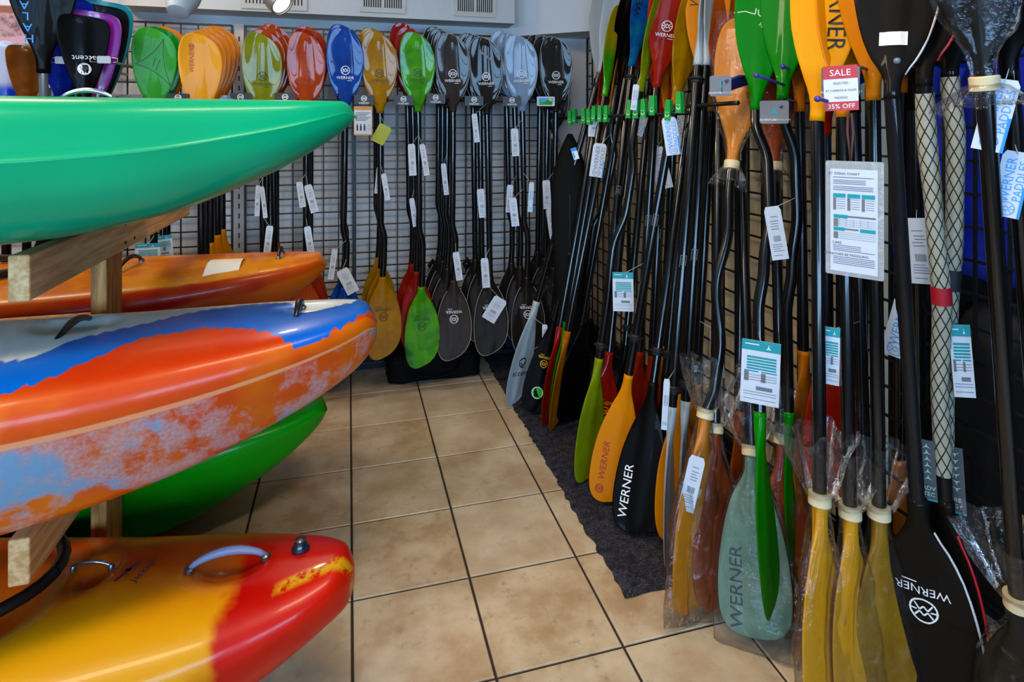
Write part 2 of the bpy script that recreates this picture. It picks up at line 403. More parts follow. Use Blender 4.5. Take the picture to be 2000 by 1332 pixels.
# ------------------------------------------------------------------ carpet runner under the right hand paddles
def carpet_mat():
    m, t, b = nt('charcoal carpet'); tc = N(t, 'NewGeometry').outputs['Position']
    c = mixc(t, step_(t, noise_(t, tc, 260, 3, .7), .35, .7), hexc('17161c'), hexc('5c5963'))
    t.links.new(mixc(t, step_(t, noise_(t, tc, 40, 3), .4, .7), c, hexc('2a272c')), b.inputs['Base Color'])
    b.inputs['Roughness'].default_value = 1; b.inputs['Specular IOR Level'].default_value = .1
    bump_(t, b, noise_(t, tc, 300, 3, .7), 1, .006); return m
cm = MB(); xs_, ys_ = 26, 110; X0, X1, Y0, Y1 = .742, 1.40, 1.53, 3.345
for j in range(ys_+1):
    for i in range(xs_+1):
        x = X0+(X1-X0)*i/xs_; y = Y0+(Y1-Y0)*j/ys_
        if i == 0: x += random.uniform(-.006, .006)
        if j == 0: y += random.uniform(-.006, .006)
        e = min(i, j, 1)
        cm.v.append(Vector((x, y, (.012 if e else .002)+random.uniform(0, .0025))))
for j in range(ys_):
    for i in range(xs_):
        q = j*(xs_+1)+i; cm.f.append([q, q+1, q+xs_+2, q+xs_+1]); cm.m.append(0)
cp = put('carpet_runner', cm.mesh('carpet_runner', carpet_mat()))
sol = cp.modifiers.new('solid', 'SOLIDIFY'); sol.thickness = .0018; sol.offset = -1
tag(cp, 'charcoal grey carpet runner with a ragged edge beneath the leaning paddles', 'carpet')
# ================================================================== wooden kayak rack
def wood_mat(name, ca, cb, axis):
    if name in MATS: return MATS[name]
    m, t, b = nt(name); tc = N(t, 'TexCoord').outputs['Object']
    mp = N(t, 'Mapping'); sc = [26, 26, 26]; sc[axis] = 2.2; mp.inputs['Scale'].default_value = sc
    t.links.new(tc, mp.inputs[0])
    f = noise_(t, mp.outputs[0], 2.2, 5, .6)
    c = mixc(t, step_(t, f, .35, .68), hexc(ca), hexc(cb))
    kn = N(t, 'TexVoronoi'); kn.inputs['Scale'].default_value = 5.5; t.links.new(tc, kn.inputs['Vector'])
    c = mixc(t, step_(t, kn.outputs['Distance'], .09, .035), c, hexc('4a2a12'))
    t.links.new(c, b.inputs['Base Color']); b.inputs['Roughness'].default_value = .6
    bump_(t, b, f, .15, .003); MATS[name] = m; return m
pine = wood_mat('pale pine', 'c08a50', 'e0b880', 1); oldpine = wood_mat('weathered pine', '8a5526', 'c89048', 2)
def beam(lo, hi, mat, chamf=.006):
    x0, y0, z0 = lo; x1, y1, z1 = hi
    along = max(range(3), key=lambda k: hi[k]-lo[k])
    mb = MB(); mb.box(lo, hi); me = mb.mesh('beam', mat)
    return me
rack = thing('kayak_rack', 'double sided timber rack of bolted posts and arms carrying the kayaks', 'rack', (-.64, 1.88, 0))
def part(name, me, parent, bev=.004):
    o = put(name, me, None, parent); b = o.modifiers.new('b', 'BEVEL'); b.width = bev; b.segments = 2; return o
part('post', beam((-.66, 1.82, 0), (-.622, 1.937, 1.06), oldpine), rack)
part('post', beam((-2.56, 1.82, 0), (-2.522, 1.937, 1.06), oldpine), rack)
for ax in (-.62, -2.52):
    for z1 in (1.07, .534):
        part('arm', beam((ax, 1.335, z1-.089), (ax+.036, 2.52, z1), pine), rack)
    for z1 in (.981, .445):
        g_ = MB()                                   # raking gusset from post to arm
        g_.prism([(1.76, z1-.12), (1.80, z1-.12), (1.80, z1+.0), (1.70, z1+.0)], 0, .03, Matrix.Translation((ax, 0, 0)) @ Matrix(((0, 1, 0, 0), (1, 0, 0, 0), (0, 0, 1, 0), (0, 0, 0, 1))))
part('rail', beam((-2.522, 1.84, .72), (-.66, 1.878, .809), oldpine), rack)
scr = plain('black screw head', '15120f', .4, metal=.5)
sm_ = MB()
for yy, zz in ((1.84, 1.05), (1.90, 1.05), (1.84, 1.0), (1.91, 1.0)):
    sm_.lathe([(.0045, 0), (.0045, .002)], 8, Matrix.Translation((-.584, yy, zz)) @ Matrix.Rotation(math.pi/2, 4, 'Y'))
put('screw_heads', sm_.mesh('screw_heads', scr), None, rack)['kind'] = 'stuff'
# ================================================================== kayaks
def lerp_tab(tab, x):
    if x <= tab[0][0]: return tab[0][1]
    for (a, fa), (b, fb) in zip(tab, tab[1:]):
        if x <= b:
            q = (x-a)/(b-a); return fa+(fb-fa)*q
    return tab[-1][1]
def catmull(tab, x):
    n = len(tab)
    if x <= tab[0][0]: return tab[0][1]
    if x >= tab[-1][0]: return tab[-1][1]
    for i in range(n-1):
        if x <= tab[i+1][0]: break
    def sl(k):
        if k == 0: return (tab[1][1]-tab[0][1])/(tab[1][0]-tab[0][0])
        if k == n-1: return (tab[-1][1]-tab[-2][1])/(tab[-1][0]-tab[-2][0])
        d0 = (tab[k][1]-tab[k-1][1])/(tab[k][0]-tab[k-1][0]); d1 = (tab[k+1][1]-tab[k][1])/(tab[k+1][0]-tab[k][0])
        return 0 if d0*d1 <= 0 else 2*d0*d1/(d0+d1)
    (a, fa), (b, fb) = tab[i], tab[i+1]; h = b-a; q = (x-a)/h
    return fa*(2*q**3-3*q*q+1)+sl(i)*h*(q**3-2*q*q+q)+fb*(-2*q**3+3*q*q)+sl(i+1)*h*(q**3-q*q)
BEAM = [(0, .0), (.004, .028), (.012, .048), (.03, .074), (.06, .101), (.1, .128), (.2, .172), (.3, .203), (.5, .246), (.7, .277), (1.0, .305), (1.35, .318)]
KEEL = [(0, .22), (.012, .30), (.05, .36), (.1, .44), (.155, .53), (.25, .66), (.4, .84), (.6, .965), (.8, 1.0), (1.35, 1.0)]
SECT = [(0, 0), (.48, .025), (.76, .13), (.93, .45), (1.0, .74), (.93, .885), (.74, .955), (.4, .99), (0, 1.0)]
def sect(p):
    """p 0..1 keel -> deck middle"""
    q = p*(len(SECT)-1); tabx = [(i, s[0]) for i, s in enumerate(SECT)]; tabz = [(i, s[1]) for i, s in enumerate(SECT)]
    return catmull(tabx, q), catmull(tabz, q)
SECTS = [sect(k/30) for k in range(31)]
SECTC = [(0, 0), (.48, .025), (.78, .12), (.95, .36), (1.0, .58), (.95, .72), (.78, .845), (.42, .955), (0, 1.0)]
SECTCS = [(catmull([(i, s[0]) for i, s in enumerate(SECTC)], k/30*8), catmull([(i, s[1]) for i, s in enumerate(SECTC)], k/30*8)) for k in range(31)]
def kayak(label, tip, rot, Hk, mat, bowls=(), deckdrop=.0, L=2.6, wid=1.0, cockpit=.42, crown=0.0, keel=KEEL, name='kayak', SECTS=SECTS):
    """bow tip at the local origin (top of deck), stern along -x; bowls: (x, y, rx, ry, depth) hollows in the deck"""
    M = Matrix.Translation(tip) @ Matrix.Rotation(rot, 4, 'Z')
    st = [0, .002, .005, .01, .016, .024, .034, .046]+[.06+.018*k for k in range(54)]
    st = [s for s in st if s < L/2]; k = st[-1]
    while k < L/2-.06: k += .06; st.append(k)
    full = st+[L-s for s in reversed(st)]
    mb = MB(); n = len(SECTS)-1; rows = []
    for s in full:
        e = min(s, L-s); b = catmull(BEAM, e)*wid; zk = -Hk*catmull(keel, e)
        zt = -.045*max(0, 1-e/.035)**2 - deckdrop*min(1, max(0, (e-.05)/.5))
        ring = []
        for side in (-1, 1):
            for k in (range(n+1) if side < 0 else range(n-1, 0, -1)):
                fx_, fz = SECTS[k]
                y = side*b*fx_; x = -s; z = zk+(zt-zk)*fz
                if fz > .8:
                    z += crown*(1-min(1, abs(fx_))**2)*min(1, e/.3)
                    for bx, by, rx, ry, dp in bowls:
                        q = ((x-bx)/rx)**2+((y-by)/ry)**2
                        if q < 2.2: z -= dp*math.exp(-(q**2)*1.6)
                ring.append((x, y, z))
        rows.append(ring)
    r = len(rows[0])
    for ring in rows: mb.v += [Vector(p) for p in ring]
    for i in range(len(rows)-1):
        for k in range(r):
            k2 = (k+1) % r; mb.f.append([i*r+k, i*r+k2, (i+1)*r+k2, (i+1)*r+k]); mb.m.append(0)
    me = mb.mesh('hull', mat, True)
    uv = me.uv_layers.new(name='UVMap')
    for lp in me.loops:
        i, k = divmod(lp.vertex_index, r)
        uv.data[lp.index].uv = (full[i]/L, (k/n) if k <= n else (r-k)/n)
    z0 = -Hk
    o = put(name, None, M @ Matrix.Translation((0, 0, z0))); o.empty_display_size = .1
    tag(o, label, 'kayak')
    hull = put('hull', me, M, o)
    if cockpit:
        rim = [(-L/2+cockpit*math.cos(a)*1.0, .21*math.sin(a), .012-deckdrop-.06*abs(math.sin(a))*(cockpit > .5)) for a in [2*math.pi*k/40 for k in range(41)]]
        put('cockpit_rim', MB().tube(rim, .013, 8, False).mesh('cockpit_rim', blk, True), M, o)
        st_ = MB(); st_.rbox((-.17, -.012, 0), (.17, .012, .2), .03)
        put('seat_back', st_.mesh('seat_back', blk), M @ Matrix.Translation((-L/2-.33, 0, -.1)) @ Matrix.Rotation(math.pi/2, 4, 'Z'), o)
    return o, M
blk = plain('black moulded plastic', '0c0c0e', .35)
def kmat(name, build, rough=.3, coat=.12):
    m, t, b = nt(name); tc = N(t, 'TexCoord'); ob = tc.outputs['Object']; uv = tc.outputs['UV']
    sx = N(t, 'SeparateXYZ'); t.links.new(ob, sx.inputs[0]); su = N(t, 'SeparateXYZ'); t.links.new(uv, su.inputs[0])
    c = build(t, ob, sx.outputs, su.outputs)
    t.links.new(c, b.inputs['Base Color']); b.inputs['Roughness'].default_value = rough
    b.inputs['Coat Weight'].default_value = coat; b.inputs['Coat Roughness'].default_value = .05; b.inputs['Specular IOR Level'].default_value = .2
    bump_(t, b, noise_(t, ob, 220, 2), .03, .002)
    MATS[name] = m; return m
def fcurve(t, v, pts):
    """piecewise function of a socket by a float curve"""
    x0, x1 = pts[0][0], pts[-1][0]; ys = [p[1] for p in pts]; y0, y1 = min(ys)-1e-4, max(ys)+1e-4
    n = N(t, 'FloatCurve'); c = n.mapping.curves[0]
    P = [((x-x0)/(x1-x0), (y-y0)/(y1-y0)) for x, y in pts]
    c.points[0].location = P[0]; c.points[1].location = P[-1]
    for p in P[1:-1]: c.points.new(*p)
    for p in c.points: p.handle_type = 'VECTOR'
    n.mapping.update()
    a = math_(t, 'DIVIDE', math_(t, 'SUBTRACT', v, x0), x1-x0)
    t.links.new(a, n.inputs['Value'])
    return math_(t, 'ADD', math_(t, 'MULTIPLY', n.outputs[0], y1-y0), y0)
def kx(h): return tuple(x*.84 for x in hexc(h))
def m_teal(t, ob, s, u):
    return mixc(t, step_(t, noise_(t, ob, 2.5, 2), .35, .7), kx('009c66'), kx('00ac76'))
def m_green(t, ob, s, u):
    return mixc(t, noise_(t, ob, 4, 2), kx('008a04'), kx('04a008'))
def m_blueorange(t, ob, s, u):
    """white and blue deck, orange hull with whitish scuffed belly; local x = -distance from the bow, y<0 the near side"""
    jag = math_(t, 'MULTIPLY', math_(t, 'SUBTRACT', math_(t, 'PINGPONG', math_(t, 'ADD', s[0], math_(t, 'MULTIPLY', noise_(t, ob, 14, 2), .03)), .014), .007), .9)
    ns = math_(t, 'MULTIPLY', math_(t, 'SUBTRACT', noise_(t, ob, 20, 4, .6), .5), .03)
    jn = math_(t, 'ADD', jag, ns)
    yb = fcurve(t, s[0], [(-2.6, -.28), (-1.2, -.30), (-.75, -.26), (-.66, -.24), (-.585, -.19), (-.53, -.12), (-.487, -.065), (-.385, -.045), (-.30, -.075), (-.25, -.105), (-.2, -.145), (-.17, -.175), (-.14, -.15), (-.1, -.12), (-.06, -.085), (-.035, -.06), (0, .02)])
    blue = step_(t, math_(t, 'ADD', math_(t, 'SUBTRACT', s[1], yb), jn), -.002, .002)
    blue = math_(t, 'MULTIPLY', blue, step_(t, u[1], .565, .58))
    yw = fcurve(t, s[0], [(-2.6, -.14), (-.75, -.13), (-.66, -.12), (-.62, -.03), (-.5, .04), (-.42, .10), (-.3, .13), (-.22, .10), (-.16, .02), (-.1, .005), (-.06, .02), (-.035, .06), (-.02, .2), (0, .3)])
    wh = step_(t, math_(t, 'ADD', math_(t, 'SUBTRACT', s[1], yw), jn), -.004, .01)
    org = mixc(t, step_(t, noise_(t, ob, 5, 3), .4, .65), kx('cf4408'), kx('d96a0a'))
    low = step_(t, u[1], .40, .30)
    org = mixc(t, math_(t, 'MULTIPLY', step_(t, u[1], .60, .70), .8), org, kx('c02a04'))
    line = math_(t, 'MULTIPLY', step_(t, math_(t, 'ABSOLUTE', math_(t, 'SUBTRACT', u[1], .465)), .012, .005), .6)
    scuff = math_(t, 'MULTIPLY', step_(t, u[1], .465, .45), step_(t, noise_(t, ob, 6.5, 6, .66), .46, .57))
    fine = step_(t, noise_(t, ob, 160, 2), .3, .65)
    org = mixc(t, math_(t, 'MULTIPLY', math_(t, 'MULTIPLY', scuff, .72), math_(t, 'ADD', math_(t, 'MULTIPLY', fine, .5), .5)), org, kx('b8a6a6'))
    org = mixc(t, math_(t, 'MULTIPLY', math_(t, 'MULTIPLY', scuff, step_(t, noise_(t, ob, 5.5, 4), .52, .60)), .8), org, kx('4f9cc0'))
    org = mixc(t, line, org, kx('f0b080'))
    top = mixc(t, wh, kx('0060c8'), kx('dce2e4'))
    return mixc(t, blue, org, top)
def m_fire(t, ob, s, u):
    n1 = math_(t, 'MULTIPLY', math_(t, 'SUBTRACT', noise_(t, ob, 6, 4, .6), .5), .16)
    xx = math_(t, 'ADD', s[0], n1)
    red = mixc(t, step_(t, noise_(t, ob, 3, 3), .4, .7), kx('b80400'), kx('d81c02'))
    yel = mixc(t, step_(t, math_(t, 'ADD', s[1], math_(t, 'MULTIPLY', n1, .6)), -.16, .02), kx('e09a04'), kx('c4560a'))
    yel = mixc(t, step_(t, noise_(t, ob, 2.4, 3), .5, .66), yel, kx('c23a06'))
    c = mixc(t, step_(t, xx, -.275, -.235), yel, red)
    yc = math_(t, 'ADD', math_(t, 'ADD', s[1], .012), math_(t, 'ADD', math_(t, 'MULTIPLY', s[0], -.45), math_(t, 'MULTIPLY', n1, .12)))
    st = math_(t, 'MULTIPLY', step_(t, math_(t, 'ABSOLUTE', yc), .02, .006), step_(t, noise_(t, ob, 24, 4, .7), .40, .52))
    st = math_(t, 'MULTIPLY', st, step_(t, s[0], -.17, -.13))
    return mixc(t, st, c, kx('d8a010'))
def m_sunset(t, ob, s, u):
    n1 = noise_(t, ob, 5, 4, .6)
    up = mixc(t, step_(t, n1, .42, .58), kx('e08a06'), kx('c8640a'))
    side = mixc(t, step_(t, noise_(t, ob, 4, 3), .35, .62), kx('b41402'), kx('c84a08'))
    low = kx('cc6208')
    b = math_(t, 'ADD', u[1], math_(t, 'MULTIPLY', math_(t, 'SUBTRACT', n1, .5), .12))
    c = mixc(t, step_(t, b, .43, .47), low, side)
    return mixc(t, step_(t, b, .61, .65), c, up)
def handle(parent, M, p, q, lift, mat, r=.007, flat=True, name='grab_handle'):
    """bowed grab handle from p to q in the kayak's frame with bolt ends"""
    p, q = Vector(p), Vector(q); pts = []
    for k in range(13):
        a = k/12; pts.append(p.lerp(q, a)+Vector((0, 0, lift*math.sin(math.pi*a)**.7+.004)))
    mb = MB().tube(pts, [r*(.75+.5*math.sin(math.pi*k/12)) for k in range(13)], 10)
    h = put(name, mb.mesh(name, mat, True), M, parent)
    for e in (p, q): put('bolt', MB().lathe([(r*1.5, -.004), (r*1.5, .004), (r*1.0, .008), (r*.4, .009)], 12, Matrix.Translation(e)).mesh('bolt', plain('bolt steel', '77787c', .3, metal=.9), SM), M, h)
    return h
chrome = plain('chromed metal', 'b8bcc2', .18, metal=.95, var=.02)
def mksect(S): return [(catmull([(i, s[0]) for i, s in enumerate(S)], k/40*(len(S)-1)), catmull([(i, s[1]) for i, s in enumerate(S)], k/40*(len(S)-1))) for k in range(41)]
SECTA = mksect([(0, 0), (.5, .03), (.80, .14), (.955, .36), (.995, .55), (1.0, .575), (.985, .60), (.93, .86), (.8, .965), (.4, .995), (0, 1)])
KEELA = [(0, .10), (.012, .17), (.05, .28), (.1, .39), (.155, .50), (.25, .65), (.4, .84), (.6, .965), (.8, 1.0), (1.35, 1.0)]
# --- top level, near side
k1, M1 = kayak('plain bright emerald green kayak on the top arms of the rack', (.018, 1.52, 1.374), math.radians(1), .302, kmat('emerald polyethylene', m_teal), bowls=((-.42, .03, .11, .05, .02),), SECTS=SECTA, keel=KEELA, wid=1.1)
handle(k1, M1, (-.66, .10, 0), (-.55, .10, 0), .02, chrome, .005)
put('drain_plug', MB().lathe([(.019, 0), (.019, .008), (.012, .012), (.012, .018), (.003, .019)], 18).mesh('drain_plug', plain('blue grey plug', '5a6480', .35), SM), M1 @ Matrix.Translation((-.31, .1, -.002)), k1)
# --- middle level, near side
KEELB = [(0, .2), (.012, .29), (.05, .40), (.1, .48), (.155, .56), (.25, .67), (.4, .82), (.6, .94), (.8, 1.0), (1.35, 1.0)]
k2, M2 = kayak('orange kayak with jagged blue and white deck on the middle arms', (.066, 1.50, .883), math.radians(1.5), .349, kmat('orange blue white polyethylene', m_blueorange), bowls=((-.66, .10, .075, .055, .035), (-.17, .03, .07, .035, .018)), deckdrop=.015, keel=KEELB)
handle(k2, M2, (-.66, -.045, -.04), (-.66, .175, -.04), .03, blk, .007)
handle(k2, M2, (-.185, -.045, -.018), (-.175, .06, -.016), .028, blk, .0065)
# --- lower level, near side
k3, M3 = kayak('red and yellow marbled kayak lowest at the front, seen from above', (.012, 1.405, .352), math.radians(-10), .347, kmat('red yellow polyethylene', m_fire), bowls=((-.275, .005, .075, .05, .034), (-.575, .03, .045, .05, .034), (-1.0, 0, .36, .2, .16)), deckdrop=.02, SECTS=SECTCS, wid=.98, cockpit=.36, L=2.0)
grip = plain('lavender grey handle', '7f86a8', .4)
handle(k3, M3, (-.353, -.012, -.012), (-.198, .007, -.006), .024, grip, .0075)
handle(k3, M3, (-.621, .034, -.026), (-.536, .026, -.022), .012, chrome, .0042)
pl = put('drain_plug', MB().lathe([(.02, 0), (.02, .006), (.015, .012), (.013, .024), (.003, .026)], 18).mesh('drain_plug', plain('navy plug', '161a2c', .3, coat=.5), SM), M3 @ Matrix.Translation((-.124, .02, -.004)), k3)
lg = Flat().text('Jackson', -.455, -.0, .024, math.radians(78), .2); lg.lines([(-.50, -.03), (-.492, -.01), (-.484, .012), (-.478, .03)], .006)
lg.rect(-.495, -.002, -.482, .008)
put('lettering', (MB().add([(x, y, -.004) for x, y in lg.v], lg.f)).mesh('lettering', plain('purple decal', '3a1440', .4)), M3 @ Matrix.Translation((0, 0, -.0085)), k3)
# --- far side
k4, M4 = kayak('orange kayak with red flank and yellow top behind the rack post', (-.075, 2.24, .862), math.radians(1), .328, kmat('orange red polyethylene', m_sunset), keel=KEELA)
handle(k4, M4, (-.16, -.04, 0), (-.155, .05, 0), .022, blk, .006)
handle(k4, M4, (-.62, -.12, -.004), (-.60, .05, 0), .028, blk, .006)
sk = MB()
for k in range(9):
    a = k/8; sk.v += [Vector((-.27+.0*a, -.165+.17*a, -.006+.012*math.sin(math.pi*a)-.02*(1-a)**3)), Vector((-.37, -.185+.19*a, -.004+.012*math.sin(math.pi*a)-.02*(1-a)**3))]
for k in range(8): sk.f.append([2*k, 2*k+2, 2*k+3, 2*k+1]); sk.m.append(0)
so = put('price_label', sk.mesh('price_label', plain('cream paper', 'd8d0c0', .6)), M4 @ Matrix.Translation((0, 0, .004)), k4)
s2 = so.modifiers.new('s', 'SOLIDIFY'); s2.thickness = .0008
k5, M5 = kayak('glossy green kayak on the floor at the back of the rack', (-.075, 2.225, .352), math.radians(.3), .342, kmat('grass green polyethylene', m_green), bowls=((-.13, .02, .05, .03, .014),), keel=KEELA)
handle(k5, M5, (-.165, -.04, -.004), (-.16, .04, -.002), .024, blk, .006)
# ================================================================== paddles
# width profile along the blade (t from neck to tip, full width / maximum width)
PROF = {
 'ww':   [(0, .20), (.06, .22), (.11, .32), (.2, .55), (.33, .80), (.46, .93), (.6, 1.0), (.72, .99), (.82, .93), (.9, .80), (.95, .64), (.98, .45), (.994, .27), (1, .1)],
 'squw': [(0, .20), (.06, .21), (.14, .32), (.3, .55), (.48, .76), (.64, .90), (.78, .98), (.87, 1.0), (.93, .96), (.965, .88), (.987, .72), (.997, .5), (1, .3)],
 'poly': [(0, .20), (.06, .205), (.13, .25), (.22, .40), (.34, .64), (.48, .86), (.62, .97), (.72, 1.0), (.81, .97), (.89, .86), (.945, .70), (.98, .46), (.994, .27), (1, .1)],
 'tour': [(0, .21), (.06, .21), (.13, .26), (.24, .47), (.38, .74), (.52, .92), (.64, .99), (.73, 1.0), (.82, .96), (.9, .84), (.95, .67), (.98, .45), (.994, .27), (1, .1)],
 'slim': [(0, .23), (.06, .23), (.14, .30), (.28, .55), (.45, .82), (.6, .96), (.7, 1.0), (.8, .97), (.89, .84), (.95, .64), (.98, .42), (.994, .25), (1, .1)],
 'sup':  [(0, .18), (.09, .185), (.15, .27), (.22, .47), (.32, .67), (.46, .84), (.62, .96), (.74, 1.0), (.84, .98), (.91, .9), (.955, .76), (.985, .52), (.996, .3), (1, .12)],
 'squ':  [(0, .19), (.07, .195), (.15, .30), (.28, .52), (.42, .72), (.58, .88), (.74, .98), (.85, 1.0), (.92, .97), (.96, .89), (.985, .72), (.996, .5), (1, .3)],
}
KIND = {  # length, width, skew, spoon, rib height
 'ww': (.385, .172, .42, .03, .0035), 'poly': (.405, .17, .30, .03, .002), 'tour': (.43, .152, .34, .03, .003),
 'slim': (.42, .135, .35, .035, .004), 'sup': (.46, .20, .10, .02, .003), 'squ': (.40, .17, .12, .05, .004), 'squw': (.335, .168, .10, .05, .004)}
RSH = .0162
TT = [0, .035, .07, .105, .14, .18, .22, .27, .33, .4, .48, .56, .64, .71, .77, .82, .865, .9, .93, .955, .972, .985, .994, 1.0]
SS = [math.sin(math.pi/2*k/9) for k in range(-9, 10)]
class Shape:
    def __init__(s, kind, sgn, sc=1.0):
        L, W, k, spoon, rib = KIND[kind]
        s.L, s.W, s.k, s.spoon, s.rib, s.kind = L*sc, W*sc, k*sgn, spoon, rib, kind; s.tab = PROF[kind]
    def w(s, t):
        q = catmull(s.tab, t)*s.W
        return max(q, 0.0) if t > .1 else q*(1-t/.1)+t/.1*q if True else q
    def xz(s, t, q):
        hw = s.w(t)/2
        return q*hw, s.L*t-s.k*q*hw*t*t
    def y(s, t, q, face):
        th = lerp_tab([(0, RSH), (.09, RSH*.9), (.2, .0075), (.4, .0042), (1, .0022)], t)
        mid = -s.spoon*t*t*s.L/.4*.6-.05*s.w(t)*q*q*(t*1.2)
        e = math.sqrt(max(0, 1-q*q)); yy = mid-face*th*(e if t < .3 else e**.5)
        x = abs(q)*s.w(t)/2
        if t > .08: yy -= face*s.rib*(1-min(1, max(0, (x-.011)/.008)))*min(1, (t-.08)/.15)*(1 if t < .93 else (1-t)/.07)
        return yy
    def front(s, x, z):
        t = min(1, max(.02, z/s.L)); q = 0
        for _ in range(4):
            hw = max(.004, s.w(t)/2); q = max(-1, min(1, x/hw)); t = min(1, max(.02, (z+s.k*q*hw*t*t)/s.L))
        return s.y(t, q, 1)-.0007
    def mesh(s, mat):
        mb = MB(); m = len(SS); n = len(TT)
        for face in (1, -1):
            for t in TT:
                for q in SS:
                    x, z = s.xz(t, q); mb.v.append(Vector((x, s.y(t, q, face), z)))
        o = n*m
        for i in range(n-1):
            for k in range(m-1):
                a = i*m+k
                mb.f.append([a, a+1, a+m+1, a+m]); mb.f.append([o+a, o+a+m, o+a+m+1, o+a+1]); mb.m += [0, 0]
        for i in range(n-1):
            a = i*m; b = i*m+m-1
            mb.f.append([a, a+m, o+a+m, o+a]); mb.f.append([b, o+b, o+b+m, b+m]); mb.m += [0, 0]
        for k in range(m-1):
            a = (n-1)*m+k; mb.f.append([a, a+1, o+a+1, o+a]); mb.f.append([k, o+k, o+k+1, k+1]); mb.m += [0, 0]
        return mb.mesh('blade', mat, True)
    def rim(s, mat, r=.0016, side=0):
        pts = []
        for q, ts in ((-1, TT[4:]), (1, list(reversed(TT[4:])))):
            if side and q != side: continue
            for t in ts:
                x, z = s.xz(t, q); pts.append((x, s.y(t, q, 1), z))
        return MB().tube(pts, r, 6).mesh('rim', mat, True)
BLADES = {}
def get_blade(kind, sgn, sc, mat):
    key = (kind, sgn, sc, mat.name)
    if key not in BLADES:
        sh = Shape(kind, sgn, sc); BLADES[key] = (sh, sh.mesh(mat))
    return BLADES[key]
def project(p):
    q = p-CAM; d = depth(q); xc = q.x*CT-q.y*ST
    return 1000+F*xc/d, HV-F*q.z/d, d
PR = {k: plain(k, c, .5, var=0) for k, c in (('print white', 'e8e8e8'), ('print black', '15130f'), ('print red', 'a01c10'), ('print grey', '6e6e70'), ('print blue', '1a8fe0'), ('print teal', '0f8f98'), ('print yellow', 'e8b010'), ('print pale', 'b8d8b0'), ('print sky', '3a9be8'), ('print pink', 'd8a0c8'))}
def mark(kind, sh):
    """list of (Flat, material) drawn on a blade; local tip is up"""
    f = Flat(); L, W = sh.L, sh.W; s = W/.172
    if kind.startswith('wheel'):
        f.wheel(0, L*.50, .0215*s, .0026*s); f.text('WERNER', .0, L*.50-.035*s, .020*s); f.rect(.008*s, L*.50-.050*s, .03*s, L*.50-.048*s)
    elif kind.startswith('vert'):
        f.text('WERNER', -W*.22, L*.62, .05*s, math.pi/2, .0, .95); f.wheel(-W*.22, L*.62+.105*s, .02*s, .004*s)
    elif kind.startswith('big'):
        f.text('WERNER', W*.18, L*.62, .062*s, -math.pi/2, 0, .95)
    elif kind.startswith('sidesmall'):
        f.text('WERNER', -W*.20, L*.72, .026*s, math.pi/2, .2); f.wheel(-W*.20, L*.72+.062, .011*s, .0022*s)
    elif kind.startswith('sidelow'):
        f.text('WERNER', W*.22, L*.70, .036*s, -math.pi/2, .15); f.wheel(W*.22, L*.70+.092, .016*s, .003*s)
    elif kind.startswith('lowbig'):
        f.text('WERNER', W*.25, L*.76, .042*s, -math.pi/2)
    elif kind.startswith('side'):
        f.text('WERNER', -W*.30, L*.84, .05*s, math.pi/2, .25, .95); f.wheel(-W*.30, L*.84+.10*s, .018*s, .004*s)
    elif kind.startswith('tri'):
        a, b, c = (W*.20, L*.90), (-W*.42, L*.62), (W*.36, L*.40); o = (W*.02, L*.66)
        for p, q, e in ((a, b, (-.012, .012)), (b, c, (-.012, -.012)), (c, a, (.012, .004))):
            mid = ((p[0]+q[0])/2*.45+o[0]*.55, (p[1]+q[1])/2*.45+o[1]*.55); pts = []
            for k in range(9):
                u = k/8; pts.append(((1-u)**2*p[0]+2*u*(1-u)*mid[0]+u*u*q[0], (1-u)**2*p[1]+2*u*(1-u)*mid[1]+u*u*q[1]))
            f.lines(pts, .0022)
        f.line((W*.02, L*.70), (-W*.04, L*.60), .0022); f.line((W*.12, L*.68), (W*.02, L*.56), .0022)
    elif kind.startswith('hercules'):
        f.lines([(-W*.5, L*.66), (-W*.3, L*.67), (-W*.12, L*.65), (-W*.11, L*.69)], .003); f.lines([(-W*.07, L*.68), (-W*.06, L*.645), (W*.12, L*.60), (W*.30, L*.50), (W*.36, L*.46), (W*.30, L*.55), (W*.24, L*.66), (W*.22, L*.74)], .003)
        f.text('HERCULES', W*.17, L*.53, .017, -math.radians(38))
    elif kind.startswith('accent'):
        f.text('accent', 0, L*.52, .03*s, math.pi); f.disc(0, L*.40, .023*s)
    elif kind.startswith('acc2'):
        f.ring(0, L*.60, .024, .006); f.lines([(-.014, L*.60), (0, L*.63), (.014, L*.60)], .005); f.text('accent', 0, L*.70, .04, math.pi)
    elif kind.startswith('vaja'):
        f.text('A', 0, 0, .001)
    col = kind.split(':')[1] if ':' in kind else 'white'
    return [(f, PR['print '+col])]
def blade_on(root, kind, sgn, sc, mat, M, logo=None, rim=None, rimside=0, rimr=.0016):
    sh, me = get_blade(kind, sgn, sc, mat)
    b = put('blade', me, M, root)
    if logo:
        for f, m in mark(logo, sh): put('lettering', f.mesh('lettering', m, sh.front), M, b)
    if rim: put('rim', sh.rim(rim, rimr, rimside), M, b)
    return b, sh
def smooth_path(pts, n=34):
    """pts: (frac, offset vector); cosine blend between them"""
    out = []
    for i in range(n+1):
        f = i/n
        for (a, va), (b, vb) in zip(pts, pts[1:]):
            if f <= b or b == 1: 
                q = (f-a)/(b-a) if b > a else 0; q = min(1, max(0, q)); q = q*q*(3-2*q)
                out.append((f, va.lerp(vb, q))); break
    return out
class Info: pass
